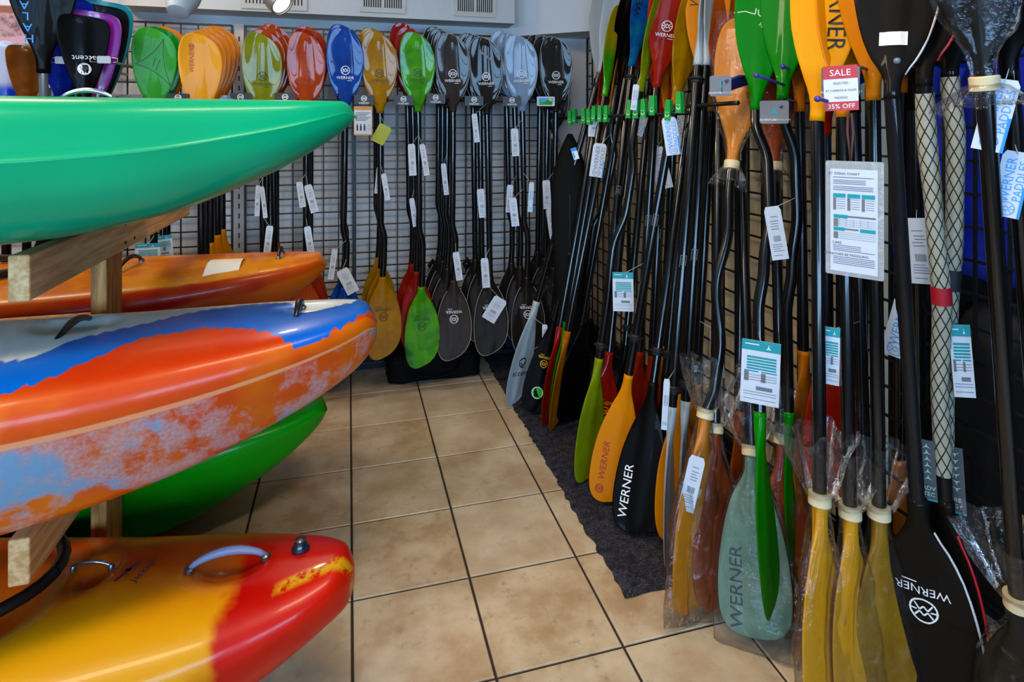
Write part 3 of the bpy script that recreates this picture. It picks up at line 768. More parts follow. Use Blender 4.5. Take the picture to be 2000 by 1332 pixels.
def paddle(label, ntop, tbot, kt='ww', mt=None, at=0, kb=None, mb=None, ab=0, bend=None, ms=None, logo=None, logob=None, rim=None, rimb=None,
           rings=(), group=None, sc=1.0, scb=None, st=1, sb=1, rimr=.0016, rimside=0, up=None, mkind='kayak_paddle', r=RSH):
    """ntop: neck of the upper blade, tbot: lower blade tip (room coordinates); at / ab: turn of each face away from the viewer in degrees;
       bend: [(share of the shaft from the top, sideways offset in m)]"""
    ntop, tbot = Vector(ntop), Vector(tbot); kb = kb or kt; mb = mb or mt; scb = scb or sc
    a = (ntop-tbot).normalized()
    mid = (ntop+tbot)/2; view = CAM-mid; n0 = (view-a*view.dot(a)).normalized()
    def frame(org, z, ang):
        n = Matrix.Rotation(math.radians(ang), 3, a) @ n0; n = (n-z*n.dot(z)).normalized(); y = -n; x = y.cross(z)
        M = Matrix.Identity(4)
        for i in range(3): M[i][0], M[i][1], M[i][2], M[i][3] = x[i], y[i], z[i], org[i]
        return M
    root = thing(mkind, label, 'paddle', tbot, group)
    I = Info(); I.root = root; I.a = a; I.n0 = n0
    Lb = KIND[kb][0]*scb if kb != 'none' else 0
    nb = tbot+a*Lb; lat = (-n0).cross(a)
    offs = [(0.0, Vector()), (1.0, Vector())]
    if bend: offs = [(f, lat*o) for f, o in bend]
    path = smooth_path(offs, 40 if bend else 14)
    e0, e1 = offs[0][1], offs[-1][1]
    pts = [ntop+(nb-ntop)*f+o for f, o in path]
    I.pts = pts
    if kt != 'none':
        az_ = a if up is None else (atX(up[0], up[1], ntop.x+.03)-ntop).normalized()
        I.Mt = frame(ntop+e0-az_*.006, az_, at); I.bt, I.sht = blade_on(root, kt, st, sc, mt, I.Mt, logo, rim, rimside, rimr)
    if kb != 'none':
        I.Mb = frame(nb+e1+a*.006, -a, ab); I.bb, I.shb = blade_on(root, kb, -sb, scb, mb, I.Mb, logob, rimb if rimb is not None else rim, -rimside if rimside else 0, rimr)
    shaft = MB().tube([pts[0]+a*.012]+pts+[pts[-1]-a*.012], r*.94, 12)
    I.shaft = put('shaft', shaft.mesh('shaft', ms or shaft_m, SM), None, root)
    for fr in rings:
        i = min(len(pts)-2, int(fr*(len(pts)-1))); p = pts[i].lerp(pts[i+1], fr*(len(pts)-1)-i); d = (pts[i]-pts[i+1]).normalized()
        M = Matrix.Translation(p) @ d.to_track_quat('Z', 'Y').to_matrix().to_4x4()
        put('drip_ring', MB().lathe([(r*.9, -.012), (r*1.15, -.011), (r*1.2, -.003), (r*1.75, 0), (r*1.75, .003), (r*1.2, .006), (r*1.12, .012), (r*.9, .013)], 18).mesh('drip_ring', rubber, SM), M, root)
    return I
def shaft_at(I, v):
    """point of the shaft (or its prolongation) seen at picture height v"""
    best = None
    P = [I.pts[0]+I.a*.1*k for k in range(5, 0, -1)]+I.pts+[I.pts[-1]-I.a*.1*k for k in range(1, 6)]
    for p, q in zip(P, P[1:]):
        for k in range(6):
            m = p.lerp(q, k/6); vv = project(m)[1]
            if best is None or abs(vv-v) < best[0]: best = (abs(vv-v), m)
    return best[1]
shaft_m = plain('satin black shaft', '08090b', .2, coat=.3, var=.15, vs=12, spec=.4)
shaft_c = weave('carbon shaft', '0b0b0d', '1d1c1f', .25)
rubber = plain('black rubber', '0a0a0a', .6)
paper = plain('white card', 'c9d0dc', .6, var=.03)
# ---------------------------------------------------------------- swing tags tied to a paddle
def cardM(p, roll, yaw=0.0):
    """card frame at p, facing the viewer, rolled in the picture and turned by yaw about its height"""
    n = CAM-p; n.z = 0; n.normalize(); y = -n; z = Vector((0, 0, 1)); x = y.cross(z)
    M = Matrix.Identity(4)
    for i in range(3): M[i][0], M[i][1], M[i][2], M[i][3] = x[i], y[i], z[i], p[i]
    return M @ Matrix.Rotation(math.radians(roll), 4, 'Y') @ Matrix.Rotation(math.radians(yaw), 4, 'Z')
def card_print(parent, M, w, h, kind):
    if kind == 'werner':
        f = Flat(); f.text('WERNER', w*.18, h*.06, w*.46, math.pi/2, 0, 1.0); f.text('PADDLES', -w*.0+w*.36-.0, h*.06, w*.34, math.pi/2) if False else f.text('PADDLES', w*.33, h*.06, w*.36, math.pi/2, 0, 1.0)
        f = Flat(); f.text('WERNER', -w*.12, h*.08, w*.44, math.pi/2); f.text('PADDLES', w*.27, h*.08, w*.40, math.pi/2); f.wheel(0, -h*.37, w*.3, w*.03)
        put('lettering', f.mesh('lettering', PR['print grey'], None, -.0012), M, parent)
        e = Flat(); e.rect(w*.42, -h*.5, w*.5, -h*.02); put('edge_stripe', e.mesh('edge_stripe', PR['print blue'], None, -.0011), M, parent)
    elif kind == 'wernerb':
        f = Flat(); f.text('WERNER', -w*.14, h*.06, w*.48, math.pi/2); f.text('PADDLES', w*.26, h*.06, w*.42, math.pi/2); f.wheel(0, -h*.37, w*.3, w*.03)
        put('lettering', f.mesh('lettering', PR['print sky'], None, -.0012), M, parent)
        e = Flat(); e.rect(w*.40, -h*.5, w*.5, -h*.02); put('edge_stripe', e.mesh('edge_stripe', PR['print blue'], None, -.0011), M, parent)
    elif kind == 'code':
        f = Flat()
        rnd = random.Random(int(w*1e6) % 997)
        for k, zz in enumerate((.30, .22, .17, .12, .07)): f.rect(-w*.3*rnd.uniform(.5, 1), h*zz, w*.3*rnd.uniform(.5, 1), h*zz+h*.012)
        x = -w*.22
        while x < w*.22: q = w*rnd.choice((.012, .02, .03)); f.rect(x, -h*.16, x+q, -h*.05); x += q+w*.018
        for zz in (-.22, -.26, -.30, -.34, -.42): f.rect(-w*.34, h*zz, w*rnd.uniform(.1, .34), h*zz+h*.010)
        put('barcode_print', f.mesh('barcode_print', PR['print grey'], None, -.0012), M, parent)
    elif kind == 'teal':
        hd = Flat(); hd.rect(-w*.5, h*.34, w*.5, h*.5); hd.rect(-w*.36, h*.04, w*.4, h*.25); hd.rect(-w*.42, -.0, w*-.05, h*.02); hd.rect(w*.02, 0, w*.42, h*.02)
        put('header_band', hd.mesh('header_band', PR['print teal'], None, -.0011), M, parent)
        f = Flat(); f.poly([(w*.12, h*.37), (w*.19, h*.385), (w*.26, h*.37), (w*.205, h*.41), (w*.19, h*.46), (w*.175, h*.41)]); f.rect(-w*.42, h*.43, -w*.05, h*.445)
        for k in range(4): f.rect(-w*.36, h*(.07+.045*k), w*.4, h*(.08+.045*k))
        put('emblem', f.mesh('emblem', PR['print white'], None, -.0014), M, parent)
        g_ = Flat()
        for zz in (-.05, -.09, -.13, -.32, -.36, -.43): g_.rect(-w*.42, h*zz, w*.42, h*zz+h*.008)
        g_.rect(-w*.42, -h*.15, -w*.3, -h*.0-.0); g_.rect(w*.02, -h*.15, w*.14, -h*.01); g_.rect(-w*.1, -h*.28, w*.32, -h*.22)
        put('table_print', g_.mesh('table_print', PR['print grey'], None, -.0012), M, parent)
def swing_tag(I, u, v, wpx, hpx, roll=0, kind='code', yaw=0, off=.03, string=True, mat=None):
    """card whose middle is seen at (u, v); hangs just clear of its paddle's shaft"""
    s = shaft_at(I, v); d = depth(s-CAM)-off; p = atD(u, v, d); w, h = wpx*d/F, hpx*d/F
    M = cardM(p, roll, yaw)
    o = put('swing_tag', MB().prism([(-w/2, -h/2), (w/2, -h/2), (w/2, h*.42), (w*.38, h/2), (-w*.38, h/2), (-w/2, h*.42)] if kind != 'teal' else [(-w/2, -h/2), (w/2, -h/2), (w/2, h/2), (-w/2, h/2)], -.0006, .0006).mesh('swing_tag', mat or paper), M, I.root)
    card_print(o, M, w, h, kind)
    if string:
        top = M @ Vector((0, -.001, h*.46)); e = shaft_at(I, v-hpx*.5-18)+I.n0*(RSH)
        mid = (top+e)/2+I.n0*.004
        put('string', MB().tube([top, mid, e], .0009, 5).mesh('string', plain('white cord', 'bdbdbd', .7), True), None, o)
    return o
# ---------------------------------------------------------------- clear bag taped round a blade
film = clear_film('clear bag film', .992, milky=.07)
tape = plain('cream tape', 'd8c49a', .6)
def bag(I, low=True, flare=.16, fr=.062, seed=1, wide=1.0):
    M = I.Mb if low else I.Mt; sh = I.shb if low else I.sht; part_ = I.bb if low else I.bt
    mb = MB(); n = 56; rows = []
    zs_ = [-flare+flare*k/9 for k in range(9)]+[-.006, .01, .02]+[.03+(sh.L+.03-.03)*k/20 for k in range(1, 21)]
    for z in zs_:
        t = z/sh.L
        if z < -.008:
            q = min(1, (-z)/flare); hx = RSH+.004+fr*q**.8; hy = RSH+.003+fr*.55*q**.8; amp = .016*q
        elif z <= .02: hx = hy = RSH+.004; amp = .001
        else:
            tt = min(1, max(0, t)); e = min(1, (z-.02)/.07)
            hx = max(RSH+.005, (max(sh.w(min(tt, .72)), .03)/2+.012)*wide)*e+(RSH+.004)*(1-e); hy = .02*e+(RSH+.004)*(1-e)+.004; amp = .008*e
            if t > .98: hy = .004; 
        ym = sh.y(min(1, max(0, t)), 0, 0) if t > 0 else 0
        ring = []
        for k in range(n):
            a = 2*math.pi*k/n; q = noise.noise(Vector((math.cos(a)*2.1+seed*7, math.sin(a)*2.1, z*16+seed)))+.6*noise.noise(Vector((math.cos(a)*5+seed*3, math.sin(a)*5, z*30)))
            cx = math.copysign(abs(math.cos(a))**.8, math.cos(a)); sy = math.copysign(abs(math.sin(a))**.8, math.sin(a))
            pl_ = math.cos(7*a+seed*1.3+2*noise.noise(Vector((z*9, seed, 0))))+.6*math.cos(12*a+seed)
            q += (1.1*min(1, (-z)/flare*2.5) if z < 0 else 1.0*max(0, 1-(z-.02)/(.55*sh.L)))*pl_*.55
            top = (.03*noise.noise(Vector((math.cos(a)*1.7+seed, math.sin(a)*1.7, 3))) if z <= -flare+.001 else 0)
            ring.append(Vector((cx*(hx+amp*q), ym+sy*(hy+amp*.8*q), z+top)))
        rows.append(ring)
    for rg in rows: mb.v += rg
    for i in range(len(rows)-1):
        for k in range(n):
            k2 = (k+1) % n; mb.f.append([i*n+k, i*n+k2, (i+1)*n+k2, (i+1)*n+k]); mb.m.append(0)
    mb.f.append([(len(rows)-1)*n+k for k in range(n)]); mb.m.append(0)
    b = put('plastic_bag', mb.mesh('plastic_bag', film, True), M, I.root)
    put('tape_band', MB().lathe([(RSH+.0045, -.02), (RSH+.0075, -.019), (RSH+.0078, .006), (RSH+.005, .008)], 20).mesh('tape_band', tape, SM), M, b)
# ---------------------------------------------------------------- blade colours
C = {
 'yellow': plain('yellow blade plastic', 'e29600', .38, spec=.1, coat=.08, var=.06, vs=8), 'gold': plain('golden yellow blade plastic', 'cc7800', .38, spec=.1, coat=.08, var=.08, vs=8),
 'green': plain('green blade plastic', '007800', .38, spec=.1, coat=.15, var=.08, vs=8), 'lime': plain('lime blade plastic', '2c901a', .38, spec=.1, coat=.08, var=.05, vs=8),
 'orange': swirl('orange resin', ('cc4e04', 'b83e04', 'd06406'), .2), 'amber': swirl('amber resin', ('c48a02', 'ae7602'), .2), 'olive': swirl('olive resin', ('8f9410', 'a8a81a', '6f7c14'), .15),
 'blue': swirl('cobalt resin', ('0a3f9c', '0c50b4'), .16), 'swirlgreen': swirl('green marbled resin', ('3c9c0c', '5cb80c', '0c5a10'), .16, 11), 'red': swirl('scarlet resin', ('a0120a', 'b41c0c'), .2),
 'carbon': weave('carbon blade', '0e0b09', '201913', .2), 'carbong': weave('grey brown carbon blade', '241c17', '352c28', .2), 'silver': weave('silver blue sheen blade', '6a7c98', '8494ac', .12),  # silver: reflected sheen put into the blade colour
 'carbon2': weave('near carbon blade', '0c0a08', '1a1511', .2, 420.0, .1), 'black': plain('black blade plastic', '050404', .42, coat=.04, var=.1, spec=.08), 'white': plain('white blade plastic', 'a4adb0', .4, var=.04), 'purple': plain('purple blade plastic', '7a0f86', .25, coat=.5),
 'tealb': plain('teal blade plastic', '0f7f96', .3, coat=.4), 'royal': swirl('royal blue clear resin', ('0a1c9c', '1230c8'), .15), 'brown': swirl('brown orange clear resin', ('7a3a04', '9c5406'), .15),
 'greenyellow': None, 'cyan': swirl('cyan and blue marbled resin', ('0c7fb0', '0a4cb8', '1c90b4'), .18, 9, coat=.05), 'maroon': swirl('maroon resin', ('5c0c22', '7a101c'), .2, coat=.05), 'limey': swirl('yellow green resin', ('8a9a08', '9cae0c'), .2, coat=.05),
 'sky': plain('pale blue blade plastic', '7da9c8', .4), 'redor': swirl('red orange resin', ('a41a02', 'b82c04'), .22, coat=.05), 'tang': swirl('tangerine resin', ('cc6a06', 'd67c0a'), .22, coat=.05), 'jade': swirl('pale jade resin', ('6f9c88', '88a894', '55806c'), .25, coat=.05), 'rust': swirl('rusty orange resin', ('b4440a', 'c0560c'), .28, coat=.05),
}
def gy_mat():
    m, t, b = nt('green to yellow resin'); tc = N(t, 'TexCoord').outputs['Object']; s = N(t, 'SeparateXYZ'); t.links.new(tc, s.inputs[0])
    t.links.new(mixc(t, step_(t, math_(t, 'ADD', s.outputs[2], math_(t, 'MULTIPLY', noise_(t, tc, 8, 3), .1)), .2, .36), hexc('2f9a0a'), hexc('b89a06')), b.inputs['Base Color'])
    b.inputs['Roughness'].default_value = .18; b.inputs['Coat Weight'].default_value = .6; return m
C['greenyellow'] = gy_mat()
def li_mat():
    m, t, b = nt('lilac to blue clear resin'); tc = N(t, 'TexCoord').outputs['Object']; s = N(t, 'SeparateXYZ'); t.links.new(tc, s.inputs[0])
    t.links.new(mixc(t, step_(t, s.outputs[2], .10, .14), hexc('0c2cb4'), hexc('b4b4cc')), b.inputs['Base Color']); b.inputs['Roughness'].default_value = .2; return m
C['lilac'] = li_mat()
palerim = plain('pale resin rim', 'a89c90', .4)
ORD = ['front', 'second', 'third', 'fourth', 'fifth', 'sixth']
# ---------------------------------------------------------------- back wall: stacks of paddles on hooks
YS = 2.98
def stack(key, where, c, top, cb, bot, n, cols, names, kind='ww', logo=None, logob=None, rim=None, dx=0.0, dY=.078, dz=.02, bend=None, sc=1.0, at=0, kbot=None, scb=None, ys=YS, ab=0, slip=()):
    out = []
    for i in range(n):
        P = atY(c, top, ys); Q = atY(cb, bot, ys-.02)
        off = Vector((dx*i, dY*i, dz*i)); P = P+off; Q = Q+off*1.0
        if i: Q.x += random.uniform(-.012, .012); Q.z += random.uniform(-.0, .03)
        a = (P-Q).normalized(); nt_ = P-a*KIND[kind][0]*sc
        mt = C[cols[min(i, len(cols)-1)]]; nm = names[min(i, len(names)-1)]
        lab = '%s paddle, %s in the stack %s' % (nm, ORD[i] if i else 'frontmost', where) if n > 1 else '%s paddle %s' % (nm, where)
        I = paddle(lab, nt_, Q, kind, mt, at+random.uniform(-3, 3), kbot, mt, ab+random.uniform(-4, 4), bend, None if i else None, logo if i == 0 else None, logob if i == 0 else None,
                   rim, None, group=key, sc=sc, scb=scb, rings=() )
        I.i = i; out.append(I)
    return out
CR = [(0, 0), (.5, -.003), (.66, -.006), (.76, .010), (.88, .007), (1, 0)]
B2 = stack('lime green stack', 'on the hook left of the yellow stack', 302, 55, 300, 705, 3, ['lime', 'green', 'gold'], ['lime green', 'deeper green', 'golden'], 'poly', 'tri:black', sc=1.0, ys=2.9, dY=.11, dz=0.02)
B3 = stack('yellow stack', 'on the second hook from the rack post', 391, 66, 395, 705, 5, ['yellow', 'gold'], ['golden yellow'], 'poly', 'sidesmall:red', sc=1.0, dY=.085, dx=.004, dz=0.022, ys=2.86)
B4 = stack('olive and orange stack', 'right of the yellow stack', 512, 66, 515, 700, 4, ['olive', 'orange'], ['olive translucent', 'orange translucent'], 'ww', 'wheel:black', dY=.072, dz=.026, dx=0.012)
B5 = stack('orange stack', 'left of the blue paddles', 598, 64, 598, 705, 3, ['orange', 'redor', 'orange'], ['orange translucent'], 'ww', 'wheel:red', dx=0.006, dz=0.026)
B6 = stack('blue stack', 'above the emerald bow', 675, 57, 672, 722, 2, ['blue'], ['cobalt blue'], 'ww', 'wheel', bend=CR, dx=-.004, dz=0.03)
B7 = stack('amber stack', 'beside the info card', 740, 64, 750, 698, 3, ['amber'], ['amber translucent'], 'ww', 'wheel:black', 'wheel:black', bend=CR, dx=-0.006, dz=0.022)
B8 = stack('green swirl and red stack', 'in the middle of the back wall', 814, 64, 826, 715, 3, ['swirlgreen', 'red'], ['marbled green', 'scarlet'], 'ww', 'wheel:black', 'wheel:black', bend=CR, dx=-0.02, dz=0.034)
B9 = stack('dark carbon stack', 'right of the marbled green paddle', 884, 67, 887, 700, 4, ['carbong', 'carbon'], ['brown carbon', 'dark carbon'], 'ww', 'wheel', 'wheel', rim=palerim, bend=CR, dx=-0.014, dz=0.022, dY=.07)
B10 = stack('black carbon stack', 'left of the silvery blades', 948, 74, 960, 690, 3, ['carbon'], ['blackish carbon'], 'ww', 'wheel', 'wheel', rim=palerim, dx=-0.02, dz=0.02, dY=.07)
B11 = stack('silver blue stack', 'third from the right wall corner', 1016, 70, 1033, 688, 3, ['silver', 'silver', 'silver'], ['silvery blue'], 'ww', 'wheel', 'wheel', rim=palerim, bend=CR, dx=-0.022, dz=0.022)
B12 = stack('corner carbon stack', 'nearest the right wall corner', 1087, 74, 1080, 668, 3, ['carbon'], ['dark square tipped carbon'], 'ww', 'wheel', None, rim=palerim, dx=-0.018, dz=0.016)
for I in B11: I.bb.data = get_blade('ww', -1, 1.0, C['carbon'])[1]
# ---------------------------------------------------------------- far left cluster on the back wall
b = lambda u, v, Y: atY(u, v, Y)
L1 = paddle('tall black narrow bladed paddle with pale blue lettering at far left', b(85, 140, 2.62), b(95, 690, 2.7), 'poly', C['black'], 0, sc=1.28, ms=plain('grey shaft', '5a5f66', .3, coat=.4), rings=())
L2 = paddle('black short square tipped paddle with white upside-down lettering at far left', b(166, 200, 2.66), b(178, 700, 2.7), 'squw', C['black'], 4, logo='accent')
L3 = paddle('purple paddle just behind the black white-lettered one', b(190, 202, 2.72), b(195, 700, 2.8), 'squw', C['purple'], -14, sc=1.08)
L4 = paddle('black square tipped paddle between purple and teal ones', b(200, 200, 2.84), b(210, 700, 2.9), 'squw', C['black'], -5, sc=1.2)
L5 = paddle('teal square tipped paddle at the back of the left cluster', b(206, 195, 2.94), b(212, 700, 3.05), 'squw', C['tealb'], -5, sc=1.26)
L6 = paddle('royal blue clear paddle behind the tall black one', b(118, 195, 2.78), b(118, 700, 2.9), 'squw', C['royal'], 10, sc=1.25)
L7 = paddle('royal blue clear paddle touching the wall behind the tall black one', b(132, 192, 2.9), b(132, 700, 3.0), 'squw', C['royal'], 10, sc=1.3)
L8 = paddle('brown orange clear paddle low at far left', b(52, 215, 2.72), b(52, 720, 2.8), 'squw', C['brown'], 0, sc=.75)
L9 = paddle('blue and lilac clear paddle at the left picture edge', b(12, 225, 2.7), b(12, 720, 2.75), 'squw', C['lilac'], 0, sc=.85)
L10 = paddle('black paddle rising behind the blue ones at far left', b(150, 120, 3.1), b(150, 690, 3.12), 'squ', C['black'], 10, sc=1.1)
f = Flat()
for k, (ch, z) in enumerate((('A', .245), ('L', .205), ('A', .165), ('H', .125))):
    f.text(ch, -.052+.004*k, z, .042, math.pi)
put('lettering', f.mesh('lettering', PR['print sky'], L1.sht.front), L1.Mt, L1.bt)
zc_ = L2.sht.L*.40; f = Flat().poly([(-.015, zc_+.009), (.0, zc_-.017), (.015, zc_+.009)]); put('emblem_triangle', f.mesh('emblem_triangle', PR['print black'], L2.sht.front, -.0014), L2.Mt, L2.bt)
# ---------------------------------------------------------------- right wall
XN = 1.2
def rp(label, nu, nv, tu, tv, X=XN, z=.022, **k):
    return paddle(label, atX(nu, nv, X), atZ(tu, tv, z), **k)
R = {}
def S(kt, mt, **k): return dict(kt=kt, mt=C[mt], **k)
grp = 'paddles leaning on the right wall'
R['w1'] = rp('white paddle whose lower blade rests on the carpet edge', 1172, 140, 994, 786, X=1.16, **S('slim', 'white', at=8, ab=52, sc=1.15, rings=(.06,), logob='acc2:black', group=grp))
R['w2'] = rp('white paddle half hidden behind the carpet edge white one', 1166, 152, 1088, 792, X=1.24, **S('slim', 'white', at=0, ab=20, sc=1.15, mb=C['sky'], group=grp))
R['bk1'] = rp('black paddle with yellow emblem and green spot on its lower blade', 1196, 140, 1040, 803, X=1.2, **S('slim', 'black', at=40, ab=5, sc=1.02, logob='wheel:yellow', group=grp))
R['gy'] = rp('green to yellow faded paddle right of the white ones', 1181, 186, 1074, 828, X=1.15, **S('tour', 'greenyellow', at=48, ab=66, sc=1.0, mb=C['green'], group=grp))
R['rd'] = rp('scarlet paddle tucked beneath the green to yellow one', 1166, 226, 1060, 828, X=1.13, **S('tour', 'red', at=66, ab=64, sc=.95, group=grp))
R['or'] = rp('orange paddle tucked beneath the scarlet one', 1190, 230, 1071, 838, X=1.15, **S('tour', 'tang', at=68, ab=72, sc=.95, group=grp))
R['bk2'] = rp('glossy black paddle behind the scarlet and orange lower blades', 1222, 150, 1103, 822, X=1.22, **S('tour', 'black', at=60, ab=40, group=grp))
R['bk3'] = rp('black bent shaft paddle left of the lime one', 1205, 165, 1120, 815, X=1.18, **S('tour', 'black', at=70, ab=60, bend=[(0, 0), (.2, 0), (.3, .03), (.5, .02), (.62, -.02), (.8, -.02), (1, 0)], group=grp))
R['cy'] = rp('cyan and blue marbled paddle clipped to the bar', 1234, 128, 1150, 905, X=1.17, **S('slim', 'cyan', at=35, ab=70, sc=1.15, rings=(.05,), logo='vert:black', up=(1259, 0), group=grp))
R['mr'] = rp('maroon paddle half behind the cyan marbled one', 1247, 135, 1165, 928, X=1.22, **S('tour', 'maroon', at=35, ab=30, mb=C['red'], logo='vert:pink', logob='wheel:yellow', group=grp))
R['li'] = rp('yellow green edge-on paddle clipped to the bar', 1250, 177, 1134, 936, X=1.10, **S('tour', 'limey', at=58, ab=52, rings=(.95,), bend=[(0, 0), (.2, 0), (.3, .018), (.45, .018), (.6, -.01), (.8, 0), (1, 0)], up=(1289, 0), group=grp))
R['r1'] = rp('big red orange paddle with white emblem on the clip bar', 1283, 168, 1232, 945, X=1.13, **S('tour', 'redor', at=5, ab=35, sc=1.08, logo='wheel', up=(1311, 0), group=grp))
R['o1'] = rp('red orange paddle half hidden behind the white-emblemed red orange one', 1296, 240, 1262, 935, X=1.2, **S('tour', 'redor', at=-12, ab=60, mb=C['redor'], group=grp))
R['y1'] = rp('golden yellow paddle with red lettering on its lower blade above the carpet', 1318, 205, 1186, 978, X=1.12, **S('tour', 'amber', at=45, ab=0, mb=C['gold'], rings=(.86,), logob='sidelow:red', group=grp))
R['o2'] = rp('orange red paddle behind the golden yellow lower blade', 1300, 225, 1262, 925, X=1.21, **S('tour', 'gold', at=50, ab=-35, mb=C['redor'], group=grp))
R['y2'] = rp('thin yellow edge-on paddle against the grid right of the orange blades', 1318, 215, 1285, 890, X=1.24, **S('tour', 'gold', at=60, ab=70, group=grp))
R['bk4'] = rp('black paddle with white lettering low on the carpet', 1352, 180, 1238, 1040, X=1.23, **S('tour', 'black', at=-5, ab=-12, sc=1.05, rings=(.9,), logo='side:white', logob='lowbig:white', group=grp))
R['w3'] = rp('white edge-on paddle with black drip ring, left of its twin', 1363, 125, 1290, 1095, X=1.14, **S('tour', 'white', at=76, ab=80, sc=1.0, rings=(.05, .95), group=grp))
R['w4'] = rp('white edge-on paddle with black drip ring, right of its twin', 1378, 125, 1322, 1075, X=1.17, **S('tour', 'white', at=70, ab=80, rings=(.95,), group=grp))
R['y3'] = rp('golden yellow paddle behind the twin white edge-on paddles', 1371, 165, 1312, 1050, X=1.18, **S('tour', 'gold', at=5, ab=30, logo='side:black', group=grp))
R['y4'] = rp('amber paddle standing between the white paddles and the bagged yellow one', 1390, 215, 1345, 1020, X=1.24, **S('tour', 'amber', at=30, ab=45, mb=C['gold'], group=grp))
SB = [(0, 0), (.1, 0), (.2, .0), (.34, .03), (.55, .0), (.8, .012), (.92, 0), (1, 0)]
R['by'] = rp('yellow bent shaft paddle sealed in plastic with a white tag', 1430, 315, 1337, 1190, X=1.16, **S('tour', 'gold', at=-8, ab=50, sc=1.12, bend=[(0, 0), (.1, 0), (.3, .01), (.5, -.008), (.75, .022), (.88, .018), (1, 0)], group=grp))
R['bo'] = rp('rusty orange paddle sealed in plastic behind the bagged yellow one', 1405, 180, 1392, 1185, X=1.2, **S('tour', 'rust', at=40, ab=35, group=grp))
R['bj'] = rp('pale jade paddle sealed in plastic resting on the tiles', 1446, 260, 1478, 1250, X=1.27, **S('sup', 'jade', at=82, ab=-8, sc=.9, logob='lowbig:black', group=grp))
G_ = [(0, 0), (.05, 0), (.2, .03), (.38, .032), (.55, .016), (.7, 0), (1, 0)]
R['g1'] = rp('bright green paddle with tri-point outline nearest the clip bar', 1476, 212, 1489, 1198, X=1.16, z=.15, **S('tour', 'green', at=2, ab=74, sc=1.02, bend=G_, logo='hercules:pale', up=(1490, 0), group=grp))
R['g2'] = rp('bright green paddle behind and right of its green twin', 1528, 190, 1546, 1132, X=1.2, z=.1, **S('tour', 'green', at=-10, ab=72, sc=1.0, bend=G_, up=(1541, 0), group=grp))
R['ro'] = rp('rusty orange paddle standing between the two green ones', 1513, 318, 1535, 1215, X=1.26, **S('tour', 'rust', at=20, ab=20, group=grp))
R['yb1'] = rp('big yellow paddle with dark lettering, lower blade bagged', 1596, 232, 1604, 1440, X=1.12, z=.0, **S('tour', 'yellow', at=4, ab=55, sc=1.08, logo='big:black', up=(1612, 0), group=grp))
R['yb2'] = rp('yellow paddle bagged below, between the two other bagged yellow ones', 1646, 225, 1668, 1420, X=1.17, z=.0, **S('tour', 'gold', at=35, ab=50, sc=1.0, mb=C['yellow'], group=grp))
R['yb3'] = rp('amber yellow paddle bagged below, beside the big black blade', 1706, 192, 1722, 1400, X=1.19, z=.0, **S('tour', 'gold', at=-20, ab=40, sc=1.0, mb=C['amber'], group=grp))
R['o3'] = paddle('orange red paddle deep behind the green and yellow ones', atX(1612, 260, 1.27), atX(1620, 975, 1.22), **S('tour', 'redor', at=30, ab=30, group=grp))
R['o4'] = paddle('tangerine paddle deep behind the green pair', atX(1562, 215, 1.27), atX(1574, 1000, 1.22), **S('tour', 'tang', at=50, ab=55, group=grp))
R['y5'] = rp('golden paddle deep behind the big black carbon one', 1764, 175, 1752, 1200, X=1.29, z=.03, **S('tour', 'gold', at=55, ab=30, group=grp))
wrim = plain('white blade edge', 'c8ccd2', .4); rrim = plain('red blade edge', 'b01828', .4); brim = plain('blue blade edge', '1430c0', .4)
R['k1'] = rp('black carbon paddle with white edged blades and a barcode label', 1742, 190, 1818, 1402, X=1.12, z=.0, **S('sup', 'carbon2', at=0, ab=-4, sc=.86, scb=1.08, rim=wrim, rimr=.0028, rimside=1, logob='wheel', ms=shaft_c, up=(1750, 0), group=grp))
def snake(name):
    m, t, b = nt(name); tc = N(t, 'TexCoord').outputs['UV']; s = N(t, 'SeparateXYZ'); t.links.new(tc, s.inputs[0])
    d1 = math_(t, 'PINGPONG', math_(t, 'ADD', s.outputs[0], s.outputs[1]), .5); d2 = math_(t, 'PINGPONG', math_(t, 'SUBTRACT', s.outputs[0], s.outputs[1]), .5)
    f = math_(t, 'MINIMUM', d1, d2)
    t.links.new(mixc(t, step_(t, f, .05, .1), hexc('12100e'), hexc('a8a794')), b.inputs['Base Color']); b.inputs['Roughness'].default_value = .45
    return m
sleeve_m = snake('pale sleeve under black netting')
R['k2'] = rp('black carbon paddle with red edges and netted pale shaft sleeve', 1805, 165, 1866, 1375, X=1.18, z=.0, **S('sup', 'carbon2', at=-4, ab=-42, sc=.88, scb=1.05, rim=rrim, rimr=.003, rimside=1, bend=[(0, 0), (.1, 0), (.3, .006), (.5, .012), (.75, .0), (1, 0)], ms=shaft_c, up=(1806, 0), group=grp))
R['k3'] = rp('black carbon paddle with blue edges and netted pale shaft sleeve', 1855, 150, 1838, 1350, X=1.25, z=.0, **S('sup', 'carbon2', at=-4, ab=-42, sc=.88, scb=1.05, rim=brim, rimr=.003, rimside=1, bend=[(0, 0), (.15, .012), (.35, .012), (.55, .004), (.8, 0), (1, 0)], ms=shaft_c, up=(1868, 0), group=grp))
R['k4'] = rp('black paddle with bagged ends near the right picture edge', 1922, 150, 2010, 1520, X=1.14, z=.0, **S('sup', 'black', at=0, ab=-15, sc=.8, group=grp))
R['k5'] = rp('black smooth shafted paddle at the right picture edge', 1972, 150, 2075, 1500, X=1.19, z=.0, **S('sup', 'black', at=-20, ab=-15, sc=.8, group=grp))
R['k6'] = rp('plain black paddle behind the laminated sheet', 1668, 215, 1700, 1330, X=1.24, z=.02, **S('tour', 'black', at=60, ab=60, group=grp))
